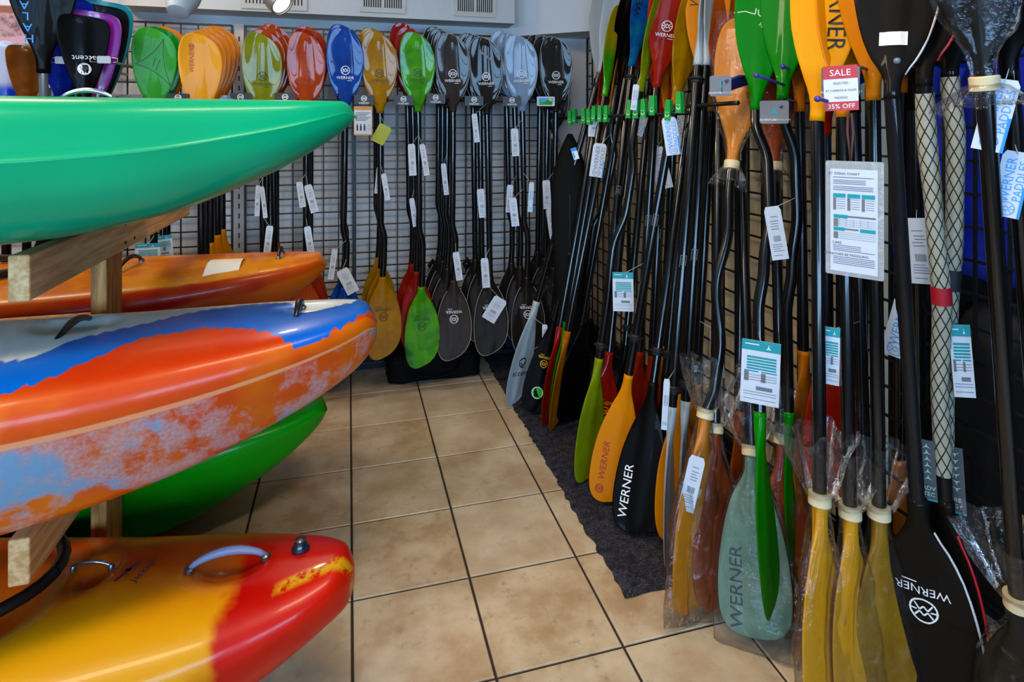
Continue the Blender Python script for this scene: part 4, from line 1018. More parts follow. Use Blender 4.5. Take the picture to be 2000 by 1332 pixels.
R['k7'] = rp('plain black paddle behind the netted sleeves', 1788, 210, 1800, 1300, X=1.28, z=.02, **S('tour', 'black', at=60, ab=60, group=grp))
R['k8'] = rp('plain black paddle left of the bright green pair', 1450, 240, 1440, 1120, X=1.27, z=.03, **S('tour', 'black', at=60, ab=60, mb=C['rust'], group=grp))
R['bk5'] = rp('plain black paddle just left of the twin white edge-on paddles', 1347, 215, 1278, 990, X=1.26, **S('tour', 'black', at=62, ab=66, rings=(.93,), group=grp))
R['bk6'] = rp('plain black paddle between the amber one and the bagged orange one', 1412, 225, 1388, 1060, X=1.27, **S('tour', 'black', at=62, ab=66, group=grp))
R['bk7'] = rp('plain black paddle behind the big red orange one', 1270, 185, 1200, 905, X=1.25, **S('tour', 'black', at=62, ab=66, rings=(.93,), group=grp))
def sleeve(I, f0, f1):
    n = len(I.pts)-1; pts = []
    m = 40
    for k in range(m+1):
        f = f0+(f1-f0)*k/m; i = min(n-1, int(f*n)); pts.append(I.pts[i].lerp(I.pts[i+1], f*n-i))
    nn = 16; mb = MB().tube(pts, [RSH*(1.1+.05*math.sin(k*.35)) for k in range(m+1)], nn, False)
    me = mb.mesh('net_sleeve', sleeve_m, True); uv = me.uv_layers.new()
    L = (I.pts[0]-I.pts[-1]).length*(f1-f0)
    for p in me.polygons:
        for li in p.loop_indices:
            vi = me.loops[li].vertex_index; i, k = divmod(vi, nn)
            if k == 0 and any(me.loops[q].vertex_index % nn == nn-1 for q in p.loop_indices): k = nn
            uv.data[li].uv = (k/nn*6, i/m*L/.040)
    return put('net_sleeve', me, None, I.root)
sleeve(R['k2'], .02, .93); sleeve(R['k3'], .0, .9)
for key, low, sd in (('by', True, 1), ('bo', True, 2), ('bj', True, 3), ('ro', True, 4), ('yb1', True, 5), ('yb2', True, 6), ('yb3', True, 7), ('k4', True, 8)):
    bag(R[key], low, seed=sd, flare=.15, fr=.075)
bag(R['ro'], False, seed=14, flare=.06, fr=.025); bag(R['by'], False, seed=11, flare=.07, fr=.03); bag(R['k4'], False, seed=12, flare=.05, fr=.05, wide=.9)
# ================================================================== hooks, bars, signs
navy = plain('navy black plate', '15131f', .45); hookm = plain('black hook steel', '101012', .35, metal=.3)
greyp = plain('grey display plate', '6d6c70', .5); bluep = plain('blue bracket', '0a1c5c', .35, coat=.3)
def hook(I, pu, pv, where, plate='werner'):
    """two-pronged hook from the grid holding a stack by its necks, sign plate on the left prong"""
    fr = I[0]; n = fr.pts[0]; a = fr.a; t = .13*fr.sht.L; p = n+a*t
    last = I[-1].pts[0]+I[-1].a*t
    yf = p.y-.05; hw = .033
    o = thing('paddle_hook', 'black two-pronged hook %s' % where, 'hook', (p.x, GY, p.z), 'hooks along the back wall')
    for s in (-1, 1):
        pts = [(last.x+s*hw, GY+.004, last.z-.002)]+[((q.pts[0]+q.a*t).x+s*hw, (q.pts[0]+q.a*t).y, (q.pts[0]+q.a*t).z) for q in reversed(I)]+[(p.x+s*hw, yf, p.z+.002), (p.x+s*hw, yf-.008, p.z+.022)]
        put('prong', MB().tube(pts, .0042, 8).mesh('prong', hookm, True), None, o)
    put('crossbar', MB().tube([(last.x-hw, GY-.008, last.z), (last.x+hw, GY-.008, last.z)], .005, 8).mesh('crossbar', hookm, True), None, o)
    if plate:
        c = atY(pu, pv, yf-.012); w, h = .046, .024
        M = Matrix.Translation(c) @ Matrix.Rotation(math.radians(-8), 4, 'Z')
        pm = {'werner': navy, 'at': greyp, 'art': plain('white picture plate', 'c8cfd6', .5)}[plate]
        pl_ = put('sign_plate', MB().rbox((-w, -.0015, -h), (w, .0015, h), .004).mesh('sign_plate', pm), M, o)
        put('plate_arm', MB().tube([(c.x+.03, c.y+.002, c.z), (p.x-hw, yf, p.z+.002)], .003, 6).mesh('plate_arm', hookm, True), None, o)
        if plate == 'werner':
            put('lettering', Flat().wheel(0, .006, .014, .0022).text('WERNER', 0, -.0155, .0125).mesh('lettering', PR['print white'], None, -.0022), M, pl_)
        elif plate == 'at':
            put('emblem', Flat().poly([(-.012, -.02), (.012, -.02), (.003, -.008), (0, .01), (-.003, -.008)]).mesh('emblem', PR['print teal'], None, -.0022), M, pl_)
        else:
            put('picture_sky', Flat().rect(-.038, -.005, .038, .018).mesh('picture_sky', PR['print sky'], None, -.002), M, pl_)
            put('picture_hill', Flat().poly([(-.038, -.018), (.03, -.018), (.036, -.006), (.01, .008), (-.012, -.004), (-.03, .006)]).mesh('picture_hill', C['lime'], None, -.0024), M, pl_)
            put('picture_sun', Flat().disc(.024, .010, .008).mesh('picture_sun', PR['print yellow'], None, -.0026), M, pl_)
    return o
HK = [(B2, 256, 196, 'of the lime green stack', 'at'), (B3, 348, 194, 'of the golden yellow stack', 'werner'), (B4, 470, 192, 'of the olive stack', 'werner'), (B5, 557, 192, 'of the orange stack', 'werner'), (B6, 640, 193, 'of the blue stack', None),
      (B7, 711, 195, 'of the amber stack', 'werner'), (B8, 788, 196, 'of the marbled green stack', 'werner'), (B9, 851, 193, 'of the brown carbon stack', 'werner'), (B10, 926, 197, 'of the blackish carbon stack', 'werner'), (B11, 1000, 198, 'of the silvery blue stack', 'werner'), (B12, 1066, 198, 'of the corner stack, with a picture plate', 'art')]
for a_ in HK: hook(*a_)
# info card under the amber hook
c = atY(709, 236, 2.9); w, h = .042, .068
ic = thing('info_card', 'paddle sizing card with orange top band hanging below the amber hook', 'card', c+Vector((0, 0, -h)))
Mi = Matrix.Translation(c)
put('sheet', MB().rbox((-w, -.001, -h), (w, .001, h), .004).mesh('sheet', plain('orange card', 'd08a20', .5)), Mi, ic)
put('paper', Flat().rect(-w+.003, -h+.006, w-.003, h-.018).mesh('paper', paper, None, -.0016), Mi, ic)
f = Flat()
for k in range(6): f.rect(-.034, .036-k*.007, .034-(k % 3)*.01, .0385-k*.007)
for x in (-.026, -.010, .007): f.disc(x, -.018, .0035, 10).rect(x-.004, -.046, x+.004, -.022)
for k in range(4): f.rect(.018, -.02-k*.008, .036, -.0185-k*.008)
put('figures_print', f.mesh('figures_print', PR['print black'], None, -.002), Mi, ic)
for x in (-.028, .028): put('ring', MB().tube([(c.x+x+.006*math.cos(q), c.y, c.z+h+.004+.008*math.sin(q)) for q in [k*.524 for k in range(13)]], .001, 5, False).mesh('ring', hookm, True), None, ic)
# swing tags on the back wall paddles
TG = [(B9[1], 869, 350, 10, 62, -6, 'code'), (B10[0], 929, 250, 11, 56, -6, 'code'), (B10[1], 941, 397, 15, 56, -6, 'code'), (B10[0], 948, 533, 15, 58, -4, 'code'), (B11[0], 1006, 278, 14, 54, -3, 'code'), (B11[1], 995, 388, 12, 54, 3, 'code'),
      (B11[0], 1004, 414, 15, 56, -6, 'code'), (B11[0], 1037, 385, 10, 58, 3, 'wernerb'), (B12[0], 1068, 380, 15, 56, -3, 'code'), (B12[0], 1079, 437, 18, 60, -8, 'code'), (B8[0], 805, 312, 14, 62, -3, 'code'), (B8[0], 829, 312, 11, 62, -9, 'code'), (B8[1], 808, 415, 10, 56, -8, 'code'),
      (B7[1], 738, 352, 9, 52, 5, 'code'), (B7[0], 753, 365, 10, 52, -9, 'code'), (B5[0], 588, 380, 12, 50, -8, 'code'), (B5[0], 608, 388, 15, 56, -14, 'code'), (B5[0], 604, 470, 13, 56, -8, 'code'), (B4[0], 503, 392, 9, 60, 2, 'code'), (B4[0], 515, 395, 8, 62, -6, 'code'), (B4[0], 524, 470, 13, 58, 6, 'code'),
      (B6[0], 650, 516, 11, 60, 8, 'code'), (B6[0], 679, 549, 24, 52, -26, 'code'), (B9[0], 894, 520, 13, 56, -8, 'code'), (B10[0], 966, 604, 28, 50, 32, 'code')]
for I, u, v, wp, hp, ro, kd in TG: swing_tag(I, u, v, wp, hp, ro, kd)
swing_tag(B2[0], 288, 500, 42, 48, 2, 'teal'); swing_tag(B2[1], 318, 483, 34, 46, -3, 'teal')
yl = plain('yellow green card', 'b0b81a', .5)
swing_tag(B7[0], 745, 262, 26, 38, 28, 'none', mat=yl)
# black diamond hooks fixed low on the grid
for u, v, lab in ((845, 518, 'left of the brown carbon lower blades'), (912, 515, 'right of the brown carbon lower blades')):
    p = atY(u, v, GY-.008); o = thing('diamond_bracket', 'small black diamond shaped bracket on the grid, '+lab, 'bracket', p, 'diamond brackets')
    put('plate', MB().prism([(0, -.038), (.03, 0), (0, .038), (-.03, 0)], -.002, .002).mesh('plate', blk), Matrix.Translation(p), o)
    put('screw', MB().lathe([(.005, 0), (.005, .004), (.001, .005)], 10, Matrix.Rotation(math.pi/2, 4, 'X')).mesh('screw', chrome, SM), Matrix.Translation(p), o)
# ---------------------------------------------------------------- clip bar on the right wall
BX, BZ = 1.085, 1.36
bar = thing('clip_bar', 'long black bar holding the clipped paddles off the right wall', 'bar', (BX, 2.4, BZ))
put('rail', MB().tube([(BX, 1.84, BZ), (BX, 3.02, BZ)], .008, 10).mesh('rail', hookm, True), None, bar)
for y in (1.90, 2.42, 2.95): put('bracket_arm', MB().tube([(BX, y, BZ), (GX+.005, y, BZ+.01)], .007, 8).mesh('bracket_arm', hookm, True), None, bar)
bar2 = thing('support_bar', 'second black bar right of the green clips', 'bar', (1.1, 1.75, 1.39))
put('rail', MB().tube([(1.12, 1.55, 1.385), (1.12, 1.83, 1.385)], .007, 10).mesh('rail', hookm, True), None, bar2)
put('bracket_arm', MB().tube([(1.12, 1.70, 1.385), (GX+.005, 1.70, 1.395)], .006, 8).mesh('bracket_arm', hookm, True), None, bar2)
clipm = plain('green clip plastic', '0a9a3c', .4)
CL = [(1114, 230), (1123, 227), (1141, 226), (1151, 228), (1161, 222), (1173, 222), (1185, 222), (1230, 213), (1243, 213), (1258, 212), (1276, 206), (1306, 215), (1328, 200)]
NUM = ['first', 'second', 'third', 'fourth', 'fifth', 'sixth', 'seventh', 'eighth', 'ninth', 'tenth', 'eleventh', 'twelfth', 'thirteenth']
for k, (u, v) in enumerate(CL):
    p = atX(u, v, BX-.012)
    if not (-1 <= 0): pass
    o = thing('spring_clip', 'green smiling spring clip, %s along the bar from the corner' % NUM[k], 'clip', p, 'green smiling clips')
    M = Matrix.Translation(p) @ Matrix.Rotation(math.radians(-58+random.uniform(-8, 8)), 4, 'Z') @ Matrix.Rotation(math.radians(random.uniform(-4, 4)), 4, 'Y')
    s = 1.0
    for y0, y1 in ((-.010, -.004), (.004, .010)):
        put('jaw', MB().prism([(-.011*s, -.036*s), (.011*s, -.036*s), (.011*s, -.005), (.008*s, .036*s), (-.008*s, .036*s), (-.011*s, -.005)], y0, y1).mesh('jaw', clipm), M, o)
    put('spring', MB().tube([(-.008, 0, -.004), (.008, 0, -.004)], .004, 8).mesh('spring', chrome, True), M, o)
    f = Flat().disc(-.004, -.008, .0016, 8).disc(.004, -.008, .0016, 8).lines([(-.007, -.016), (-.0045, -.021), (0, -.0235), (.0045, -.021), (.007, -.016)], .0024)
    put('smile_print', f.mesh('smile_print', PR['print white'], None, -.0108), M, o)
# ---------------------------------------------------------------- grey display brackets with blue arms, pegs
def at_bracket(u, v, wpx, hpx, d, lab, armlen=.17):
    p = atD(u, v, d); w, h = wpx*d/F/2, hpx*d/F/2
    M = cardM(p, 0)
    o = thing('display_bracket', lab, 'bracket', p, 'grey plated brackets')
    pl_ = put('sign_plate', MB().rbox((-w, -.002, -h), (w, .002, h), .006).mesh('sign_plate', greyp), M, o)
    put('emblem', Flat().poly([(-w*.3, -h*.15), (w*.3, -h*.15), (w*.09, h*.12), (0, h*.62), (-w*.09, h*.12)]).mesh('emblem', PR['print teal'], None, -.0026), M, pl_)
    put('lettering', Flat().text('ADVENTURE', -w*.42, -h*.66, h*.24).mesh('lettering', PR['print white'], None, -.0026), M, pl_)
    put('lettering', Flat().text('TECHNOLOGY', w*.5, -h*.66, h*.21).mesh('lettering', PR['print pale'], None, -.0026), M, pl_)
    e = Vector((GX, p.y+.13, p.z+.05))
    dirv = (e-p); a = p+dirv.normalized()*.01
    up = Vector((0, 0, 1)); mb = MB(); q = h*.75
    side = dirv.cross(up).normalized()*.006
    vs_ = [p+side-up*q, p+side+up*q*.6, e+side+up*q*.8, e+side-up*q*.2, p-side-up*q, p-side+up*q*.6, e-side+up*q*.8, e-side-up*q*.2]
    mb.add(vs_, [(0, 1, 2, 3), (7, 6, 5, 4), (0, 4, 5, 1), (1, 5, 6, 2), (2, 6, 7, 3), (3, 7, 4, 0)])
    put('arm', mb.mesh('arm', bluep), None, o)
    put('rod', MB().tube([p+up*h*.45+side*3, p.lerp(e, .25)+up*h*.7+side*3, p.lerp(e, .5)+up*h*.2+side*3], .004, 8).mesh('rod', plain('violet blue rod', '3a3f78', .35), True), None, o)
    return o, M, w, h, p
at_bracket(1407, 168, 40, 40, 1.78, 'grey plated bracket left of the tri-point green blade')
at_bracket(1512, 219, 52, 45, 1.66, 'grey plated bracket low between the two green paddles')
ab3, Ms, w, h, p3 = at_bracket(1641, 160, 66, 60, 1.36, 'grey plated bracket behind the sale sign')
sp = atD(1642, 172, 1.335); M = cardM(sp, -2); w, h = 59*1.335/F/2, 88*1.335/F/2
sg = thing('sale_sign', 'red and white sale sign taped to a grey bracket', 'sign', sp+Vector((0, 0, -h)))
put('card', MB().rbox((-w, -.0008, -h), (w, .0008, h), .003).mesh('card', plain('white sign card', 'd2d2d4', .45, var=.02)), M, sg)
rb = Flat().rect(-w, h*.42, w, h).rect(-w, -h, w, -h*.60)
for z0_, z1_ in ((h*.42, h), (-h, -h*.60)): put('red_band', Flat().rect(-w, z0_, w, z1_).mesh('red_band', plain('sale red', 'b80c12', .4, var=.02), None, -.0014), M, sg)
put('lettering', Flat().text('SALE', 0, h*.69, h*.40).text('35% OFF', 0, -h*.80, h*.29).mesh('lettering', PR['print white'], None, -.0018), M, sg)
put('lettering', Flat().text('SELECTED', 0, h*.22, h*.13).text('AT CARBON & GLASS', 0, -h*.10, h*.125).text('PADDLES', 0, -h*.42, h*.125).mesh('lettering', PR['print black'], None, -.0018), M, sg)
def peg(u, v, u2, v2, d, lab, mat, length=.2):
    p, q = atD(u, v, d), atD(u2, v2, d+.045); e = p+(q-p).normalized()*length
    e.x = min(e.x, GX+.01)
    o = thing('peg', lab, 'peg', p, 'ball ended pegs')
    put('rod', MB().tube([p, e], .0042, 8).mesh('rod', mat, True), None, o)
    M = Matrix.Translation(p) @ (p-e).to_track_quat('Z', 'Y').to_matrix().to_4x4()
    put('ball_end', MB().lathe([(.003, -.006), (.0065, -.004), (.0075, 0), (.0065, .004), (.002, .007)], 12).mesh('ball_end', mat, True), M, o)
vio = plain('violet peg', '3f3590', .35); gpeg = plain('grey peg', '6b7886', .35)
peg(1477, 147, 1500, 155, 1.60, 'violet ball ended peg under the nearest green blade', vio)
peg(1529, 130, 1546, 136, 1.68, 'violet ball ended peg under the rear green blade', vio)
peg(1597, 193, 1614, 197, 1.30, 'violet ball ended peg under the big yellow blade', vio)
peg(1752, 119, 1782, 129, 1.28, 'grey ball ended peg under the white edged carbon blade', gpeg)
peg(1812, 97, 1842, 107, 1.32, 'grey ball ended peg under the red edged carbon blade', gpeg)
peg(1869, 76, 1897, 84, 1.36, 'grey ball ended peg under the blue edged carbon blade', gpeg)
# barcode label on the big black blade
bl = Flat().rect(-.025, -.0125, .025, .0125)
# ---------------------------------------------------------------- laminated sheet on a cord
p = atD(1668, 428, 1.18); w, h = 102*1.18/F/2, 226*1.18/F/2
M = cardM(p, 0, -14)
ls = thing('laminated_sheet', 'laminated white information sheet hanging on a brown cord', 'sheet', p+Vector((0, 0, -h)))
lam = put('clear_pocket', MB().rbox((-w, -.0012, -h), (w, .0012, h), .004).mesh('clear_pocket', clear_film('laminate film', .62, milky=.15)), M, ls)
pw = w*.82
put('paper', Flat().rect(-pw, -h*.93, pw*.98, h*.86).mesh('paper', plain('bright sheet paper', 'c4ccd8', .6, var=.02), None, -.0016), M, ls)
tl = Flat(); tx = Flat(); gr = Flat()
tx.text('AT SIZING CHART', -pw*.42, h*.78, h*.06)
for z in (.71, .66, .63, .60, .55, .52, .49): tx.rect(-pw*.88, h*z, pw*(.8 if int(z*100) % 3 else .5), h*z+h*.009)
for x0 in (-.88, -.27, .33):
    tl.rect(pw*x0, h*.36, pw*(x0+.54), h*.43); gr.rect(pw*x0, h*.14, pw*(x0+.13), h*.355)
    for k in range(5): tx.rect(pw*(x0+.16), h*(.17+.04*k), pw*(x0+.52), h*(.176+.04*k))
tl.rect(-pw*.86, h*.0, -pw*.26, h*.06); gr.rect(-pw*.26, h*.02, pw*.9, h*.05); tl.rect(-pw*.86, -h*.22, -pw*.38, -h*.16); gr.rect(-pw*.38, -h*.2, pw*.2, -h*.17); tl.rect(pw*.26, -h*.22, pw*.9, -h*.16)
for k in range(4): tx.rect(-pw*.62, -h*(.03+.035*k), pw*.9, -h*(.026+.035*k)); tx.rect(-pw*.62, -h*(.25+.035*k), pw*.9, -h*(.246+.035*k))
for k in range(5): tx.rect(-pw*.62+pw*.3*k, -h*.14, -pw*.612+pw*.3*k, h*.0)
gr.rect(-pw*.86, -h*.15, -pw*.66, -h*.01); gr.rect(-pw*.86, -h*.36, -pw*.66, -h*.24)
tx.text('CARE', -pw*.72, -h*.43, h*.06); tx.text("I'D RATHER BE PADDLING", -pw*.32, -h*.63, h*.06)
for z in (-.48, -.51, -.54, -.57, -.68, -.71, -.74, -.77, -.80): tx.rect(-pw*.88, h*z, pw*(.86 if int(-z*100) % 3 else .3), h*z+h*.008)
put('table_heads', tl.mesh('table_heads', PR['print teal'], None, -.0021), M, ls)['kind'] = 'stuff'; put('text_print', tx.mesh('text_print', plain('print slate', '3c4048', .6, var=0), None, -.0022), M, ls); put('table_cells', gr.mesh('table_cells', PR['print grey'], None, -.002), M, ls)
top = M @ Vector((-.006, 0, h*.95)); up_ = atD(1659, 222, 1.24)
cordm = plain('brown braided cord', '4a2a22', .8)
put('cord', MB().tube([up_+Vector((-.004, 0, 0)), (up_+top)/2+Vector((-.006, 0, .01)), top, (up_+top)/2+Vector((.008, 0, .01)), up_+Vector((.006, 0, 0))], .0025, 7).mesh('cord', cordm, True), None, ls)
# ---------------------------------------------------------------- swing tags on the right wall paddles
TR = [('bk3', 1168, 313, 26, 66, 8, 'werner', 0), ('o1', 1290, 328, 31, 82, -13, 'code', 0), ('y1', 1311, 266, 28, 74, -8, 'wernerb', 0), ('o2', 1334, 255, 26, 64, -14, 'werner', 0), ('rd', 1160, 246, 21, 42, 3, 'code', 0), ('w2', 1199, 236, 16, 30, 10, 'code', 0),
      ('mr', 1252, 245, 18, 42, 16, 'werner', 0), ('li', 1240, 190, 12, 50, 6, 'werner', 0), ('r1', 1217, 570, 40, 76, -1, 'teal', 0), ('y4', 1401, 690, 24, 96, -3, 'code', 20), ('g2', 1516, 455, 31, 104, -9, 'code', 15), ('g1', 1485, 728, 70, 124, 2, 'teal', 0),
      ('k6', 1622, 695, 32, 112, 1, 'teal', 0), ('k7', 1797, 490, 42, 128, -6, 'code', -10), ('y5', 1760, 640, 46, 120, 13, 'wernerb', 0), ('k3', 1879, 705, 36, 140, -4, 'teal', 20), ('k5', 1945, 225, 50, 142, 12, 'wernerb', 0), ('k5', 1975, 360, 46, 130, 10, 'wernerb', 0),
      ('by', 1351, 945, 30, 112, 12, 'code', 0), ('w3', 1300, 790, 12, 100, 3, 'werner', 0), ('w1', 1064, 655, 10, 42, 0, 'werner', 0)]
for k, u, v, wp, hp, ro, kd, yw in TR: swing_tag(R[k], u, v, wp, hp, ro, kd, yw, off=.05 if k not in ('k5', 'y5') else .015)
# dark booklets with triangle rows on the red edged paddle
bk = plain('slate booklet', '4a4d54', .5)
for u, v, wp, hp, roll, up1, t1, t2 in ((1812, 918, 26, 116, -3, 1, 'ADV', 'TEC'), (1868, 938, 26, 128, -3, 0, 'RE', 'GY')):
    I = R['k2']; d = depth(shaft_at(I, v)-CAM)+(.004 if up1 else .004); p = atD(u, v, d); w, h = wp*d/F, hp*d/F; M = cardM(p, roll)
    o = put('booklet', MB().box((-w/2, -.0015, -h/2), (w/2, .0015, h/2)).mesh('booklet', bk), M, I.root)
    f = Flat()
    for k in range(6):
        z = h*.40-k*h*.105; s_ = 1 if up1 else -1; q = w*.27
        f.poly([(-q, z-s_*q*.5), (0, z-s_*q*.15), (q, z-s_*q*.5), (q*.2, z+s_*q*.1), (0, z+s_*q*.9), (-q*.2, z+s_*q*.1)])
    f.text(t1, 0, -h*.29, w*.42).text(t2, 0, -h*.39, w*.42)
    put('lettering', f.mesh('lettering', PR['print pale'], None, -.0019), M, o)
    put('teal_edge', Flat().rect(-w/2, -h/2, w/2, -h*.47).mesh('teal_edge', PR['print teal'], None, -.0019), M, o)
# red and navy bands on the netted sleeves
for key, v, hp, mat in (('k2', 574, 34, plain('red tape', 'b01024', .5)), ('k3', 545, 40, plain('navy tape', '1a1f2c', .6))):
    I = R[key]; a, b_ = shaft_at(I, v-hp/2), shaft_at(I, v+hp/2)
    put('tape_band', MB().tube([a, b_], RSH*1.2, 16, False).mesh('tape_band', mat, True), None, I.root)
# pale printed frames (shaft labels)
for key, v in (('cy', 376), ('mr', 395), ('r1', 430), ('y1', 430), ('o1', 460), ('o2', 430), ('bk1', 417), ('w3', 510), ('w4', 500)):
    I = R[key]; p = shaft_at(I, v)+I.n0*(RSH*.97); M = cardM(p, math.degrees(math.atan2(I.a.x*CT-I.a.y*ST, I.a.z)))
    f = Flat(); a_, b_ = .0085, .019
    f.lines([(-a_, -b_), (a_, -b_), (a_, b_), (-a_, b_), (-a_, -b_)], .0018)
    for k in range(4): f.rect(-a_*.6, -b_*.6+k*.006, a_*.6, -b_*.6+k*.006+.002)
    put('shaft_label', f.mesh('shaft_label', PR['print grey'], lambda x, z: x*x*18, -.0012), M, I.root)
# barcode sticker + round green spot
I = R['k1']; f = Flat().strips(-.028, .118, .024, .148); st_ = put('barcode_label', f.mesh('barcode_label', PR['print white'], I.sht.front), I.Mt, I.bt)
I = R['bk1']; 
put('green_spot', Flat().disc(.0, I.shb.L*.80, .024).mesh('green_spot', plain('green sticker', '06b81e', .4), I.shb.front), I.Mb, I.bb)
put('spot_ring', Flat().ring(.0, I.shb.L*.80, .026, .003).mesh('spot_ring', PR['print white'], I.shb.front, -.001), I.Mb, I.bb)
I = B10[0]
f = Flat()
for k in range(10): x = -.03+.006*k; f.poly([(x, I.sht.L*.78-x*.8-.008), (x+.006, I.sht.L*.78-(x+.006)*.8-.008), (x+.006, I.sht.L*.78-(x+.006)*.8+.006), (x, I.sht.L*.78-x*.8+.006)])
put('warranty_sticker', f.mesh('warranty_sticker', PR['print grey'], I.sht.front, -.0012), I.Mt, I.bt)
# ---------------------------------------------------------------- bags and garments
fab = plain('black nylon', '040405', .7, var=.3, vs=14, bump=.25, bs=30, spec=.12)
def soft(name, lo, hi, mat, e=.35, n=20, wob=.006, seed=0):
    """pillow shaped soft body filling lo..hi"""
    mb = MB(); c = [(a+b)/2 for a, b in zip(lo, hi)]; r = [(b-a)/2 for a, b in zip(lo, hi)]
    pw_ = lambda v, q: math.copysign(abs(v)**q, v)
    for i in range(n+1):
        ph = -math.pi/2+math.pi*i/n
        for k in range(2*n):
            th = math.pi*k/n
            x, y, z = pw_(math.cos(ph), e)*pw_(math.cos(th), e), pw_(math.cos(ph), e)*pw_(math.sin(th), e), pw_(math.sin(ph), e)
            q = wob*noise.noise(Vector((x*3+seed, y*3, z*3)))
            mb.v.append(Vector((c[0]+x*(r[0]+q), c[1]+y*(r[1]+q), c[2]+z*(r[2]+(q if i else 0)))))
    for i in range(n):
        for k in range(2*n):
            k2 = (k+1) % (2*n); mb.f.append([i*2*n+k, i*2*n+k2, (i+1)*2*n+k2, (i+1)*2*n+k]); mb.m.append(0)
    return mb.mesh(name, mat, True)
fb = thing('gear_bag', 'flat black gear bag lying on the tiles under the lower blades', 'bag', (.43, 3.2, 0))
put('body', soft('body', (.185, 3.09, 0), (.675, 3.28, .15), fab, .3, 20, .012, 2), None, fb)
put('strap', MB().tube([(.30, 3.088, .10), (.33, 3.07, .05), (.43, 3.064, .03), (.53, 3.07, .05), (.56, 3.088, .10)], .008, 8).mesh('strap', fab, True), None, fb)
put('zip', MB().tube([(.22, 3.10, .134), (.43, 3.093, .138), (.64, 3.10, .134)], .003, 6).mesh('zip', hookm, True), None, fb)
# tall black paddle cover
q0, q1 = atZ(1113, 818, .02), atX(1113, 262, 1.03)
ax_ = (q1-q0); L_ = ax_.length; az = ax_.normalized(); nn = CAM-(q0+q1)/2; nn = (nn-az*nn.dot(az)).normalized(); lx_ = (-nn).cross(az)
cv = thing('paddle_cover', 'tall black fabric paddle cover leaning in the corner with a small label', 'cover', q0)
mb = MB(); n = 24; tab = [(0, .012), (.03, .03), (.12, .045), (.3, .052), (.45, .068), (.62, .084), (.78, .088), (.88, .072), (.95, .042), (1, .012)]
for i in range(31):
    t = i/30; hw = catmull(tab, t)
    for k in range(n):
        a = 2*math.pi*k/n; wv = 1+.08*noise.noise(Vector((math.cos(a)*2, math.sin(a)*2, t*9)))
        mb.v.append(q0+az*L_*t+lx_*(hw*wv*math.cos(a))+nn*(hw*.32+.008)*wv*math.sin(a))
for i in range(30):
    for k in range(n):
        k2 = (k+1) % n; mb.f.append([i*n+k, i*n+k2, (i+1)*n+k2, (i+1)*n+k]); mb.m.append(0)
mb.f.append(list(range(n-1, -1, -1))); mb.m.append(0); mb.f.append([30*n+k for k in range(n)]); mb.m.append(0)
put('body', mb.mesh('body', fab, True), None, cv)
p = atD(1123, 300, depth(q1-CAM)-.075); M = cardM(p, -18)
o = put('label_sticker', MB().box((-.013, -.001, -.028), (.013, .001, .028)).mesh('label_sticker', PR['print white']), M, cv)
put('label_stripe', Flat().rect(-.013, .012, .013, .028).rect(-.011, -.02, -.004, .008).mesh('label_stripe', PR['print blue'], None, -.0016), M, o)
put('zip', MB().tube([q0+az*L_*(.2+.06*k)+nn*(catmull(tab, .2+.06*k)*.32+.009) for k in range(11)], .0025, 6).mesh('zip', hookm, True), None, cv)
# blade in a dark plastic bag between the corner stack and the cover
PB = paddle('dark blade in crinkled clear wrap beside the corner stack', atX(1082, 262, 1.08), atX(1070, 690, 1.02), 'ww', C['black'], 5, ms=shaft_m, logo='wheel', sc=.82)
bag(PB, False, seed=21, flare=.09, fr=.03)
# poster on the back wall at far left
PX0, PX1, PZ0, PZ1 = -1.98, -1.30, 1.50, 1.98
def poster_mat():
    m, t, b_ = nt('canyon photograph print'); tc = N(t, 'TexCoord').outputs['Object']; s = N(t, 'SeparateXYZ'); t.links.new(tc, s.inputs[0])
    z = math_(t, 'ADD', s.outputs[2], math_(t, 'MULTIPLY', math_(t, 'SUBTRACT', noise_(t, tc, 5, 3), .5), .07))
    rock = mixc(t, step_(t, noise_(t, tc, 30, 5, .7), .4, .65), hexc('b08a90'), hexc('6a4a52'))
    c = mixc(t, step_(t, z, .365, .375), rock, hexc('c8c8d2'))
    rust = math_(t, 'MULTIPLY', step_(t, z, .335, .345), step_(t, z, .385, .375))
    c = mixc(t, rust, c, hexc('8a4a34'))
    c = mixc(t, step_(t, z, .235, .225), c, hexc('c09098'))
    c = mixc(t, step_(t, z, .20, .19), c, hexc('2f6a4a')); c = mixc(t, step_(t, z, .165, .155), c, hexc('8a6a72')); c = mixc(t, step_(t, z, .12, .11), c, hexc('1c2a66')); c = mixc(t, step_(t, z, .085, .075), c, hexc('b8b4c8'))
    t.links.new(c, b_.inputs['Base Color']); b_.inputs['Roughness'].default_value = .5; return m
po = put('poster', MB().box((0, -.004, 0), (PX1-PX0, 0, PZ1-PZ0)).mesh('poster', poster_mat()), Matrix.Translation((PX0, YB-.07, PZ0)))
tag(po, 'poster of pink canyon rock at the far left of the back wall', 'poster')
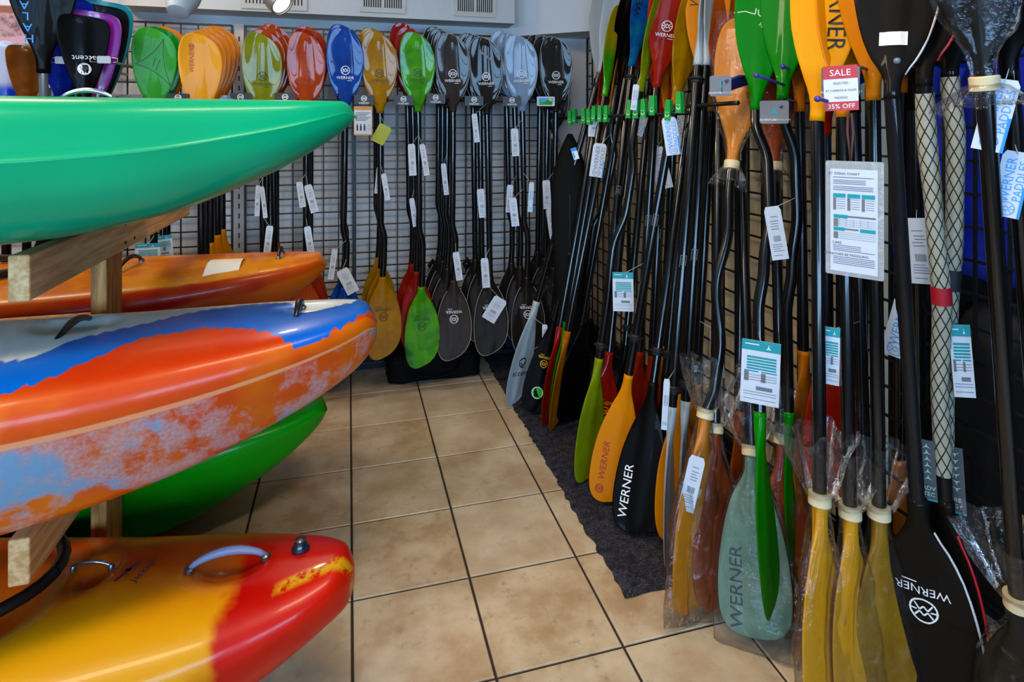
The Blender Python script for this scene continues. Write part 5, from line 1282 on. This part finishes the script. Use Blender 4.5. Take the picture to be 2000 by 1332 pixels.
# chrome paddle clamps at far left
wp_ = plain('pale grey clamp', 'a9aeb8', .4)
for u, v, d, lab in ((42, 117, 2.3, 'left of the tall black paddle'), (121, 118, 2.3, 'right of the tall black paddle'), (203, 117, 2.32, 'right of the short black square tipped paddle')):
    p = atD(u, v, d); M = cardM(p, -2)
    o = thing('paddle_clamp', 'pale boxy paddle clamp with wire loop, '+lab, 'clamp', p, 'pale paddle clamps')
    put('block', MB().rbox((-.022, -.012, -.014), (.022, .012, .014), .004).mesh('block', wp_), M, o)
    for s in (-1, 1): put('wire_loop', MB().tube([(s*.02, 0, .009), (s*.044, 0, .008), (s*.044, 0, -.008), (s*.02, 0, -.009)], .002, 6).mesh('wire_loop', chrome, True), M, o)
    e = Vector((p.x+.02, GY, p.z)); put('arm', MB().tube([p, e], .006, 8).mesh('arm', steel, True), None, o)
# garments hanging in the alcove
def garment(label, y, col, z0, z1, xw=1.64, wy=.2, cat='jacket', name='jacket', seed=0, sleeves=True):
    m = plain('nylon '+col, col, .5, var=.25, vs=9, bump=.5, bs=18)
    o = thing(name, label, cat, (xw, y, z0)); mb = MB(); n = 28
    for i in range(17):
        t = i/16; hw = wy*(.55+.45*min(1, t/.3)) if False else wy*lerp_tab([(0, 1.0), (.6, .95), (.85, .98), (.94, .7), (1, .25)], t); th = lerp_tab([(0, .075), (.85, .07), (1, .03)], t)
        for k in range(n):
            a = 2*math.pi*k/n; q = noise.noise(Vector((math.cos(a)*2.5+seed, math.sin(a)*2.5, t*4)))
            mb.v.append(Vector((xw+th*math.sin(a)*(1+.25*q), y+hw*math.cos(a)+.02*q, z0+(z1-z0)*t)))
    for i in range(16):
        for k in range(n):
            k2 = (k+1) % n; mb.f.append([i*n+k, i*n+k2, (i+1)*n+k2, (i+1)*n+k]); mb.m.append(0)
    mb.f.append(list(range(n-1, -1, -1))); mb.m.append(0); mb.f.append([16*n+k for k in range(n)]); mb.m.append(0)
    put('body', mb.mesh('body', m, True), None, o)
    if sleeves:
        for s in (-1, 1):
            put('sleeve', MB().tube([(xw-.01, y+s*wy*.78, z1-.09), (xw-.03, y+s*wy*1.0, z1-.28), (xw-.05, y+s*wy*.98, z1-.45), (xw-.05, y+s*wy*.95, z1-.6)], [.05, .055, .048, .04], 12).mesh('sleeve', m, True), None, o)
    put('hanger_hook', MB().tube([(xw, y, z1-.02), (xw, y, z1+.06), (xw+.03, y, z1+.09)], .003, 6).mesh('hanger_hook', chrome, True), None, o)
    return o
garment('royal blue paddling jacket left of the netted sleeves, behind the grid', 1.50, '0a2bb0', .93, 1.56, wy=.16, seed=1)
garment('royal blue paddling jacket between netted sleeves and bagged shaft, behind the grid', 1.12, '0a2bb0', .92, 1.56, wy=.17, seed=4)
garment('dark navy paddling jacket at the right picture edge, behind the grid', .76, '0a1560', .95, 1.56, wy=.16, seed=7)
for k, (y, lab) in enumerate(((1.55, 'below the leftmost blue jacket'), (1.18, 'below the middle blue jacket'), (.80, 'below the navy jacket'))):
    garment('black dry trousers hanging '+lab, y, '0b0b0e', .10, .86, xw=1.66, wy=.17, cat='trousers', name='trousers', seed=10+k, sleeves=False)
rail = thing('garment_rail', 'steel garment rail behind the wire grid', 'rail', (1.67, 1.1, 0))
for z in (1.66, .93): put('rail_tube', MB().tube([(1.67, .4, z), (1.67, 1.9, z)], .012, 10).mesh('rail_tube', steel, True), None, rail)
for y in (.4, 1.9): put('upright', MB().tube([(1.67, y, 0), (1.67, y, 1.66)], .013, 10).mesh('upright', steel, True), None, rail)
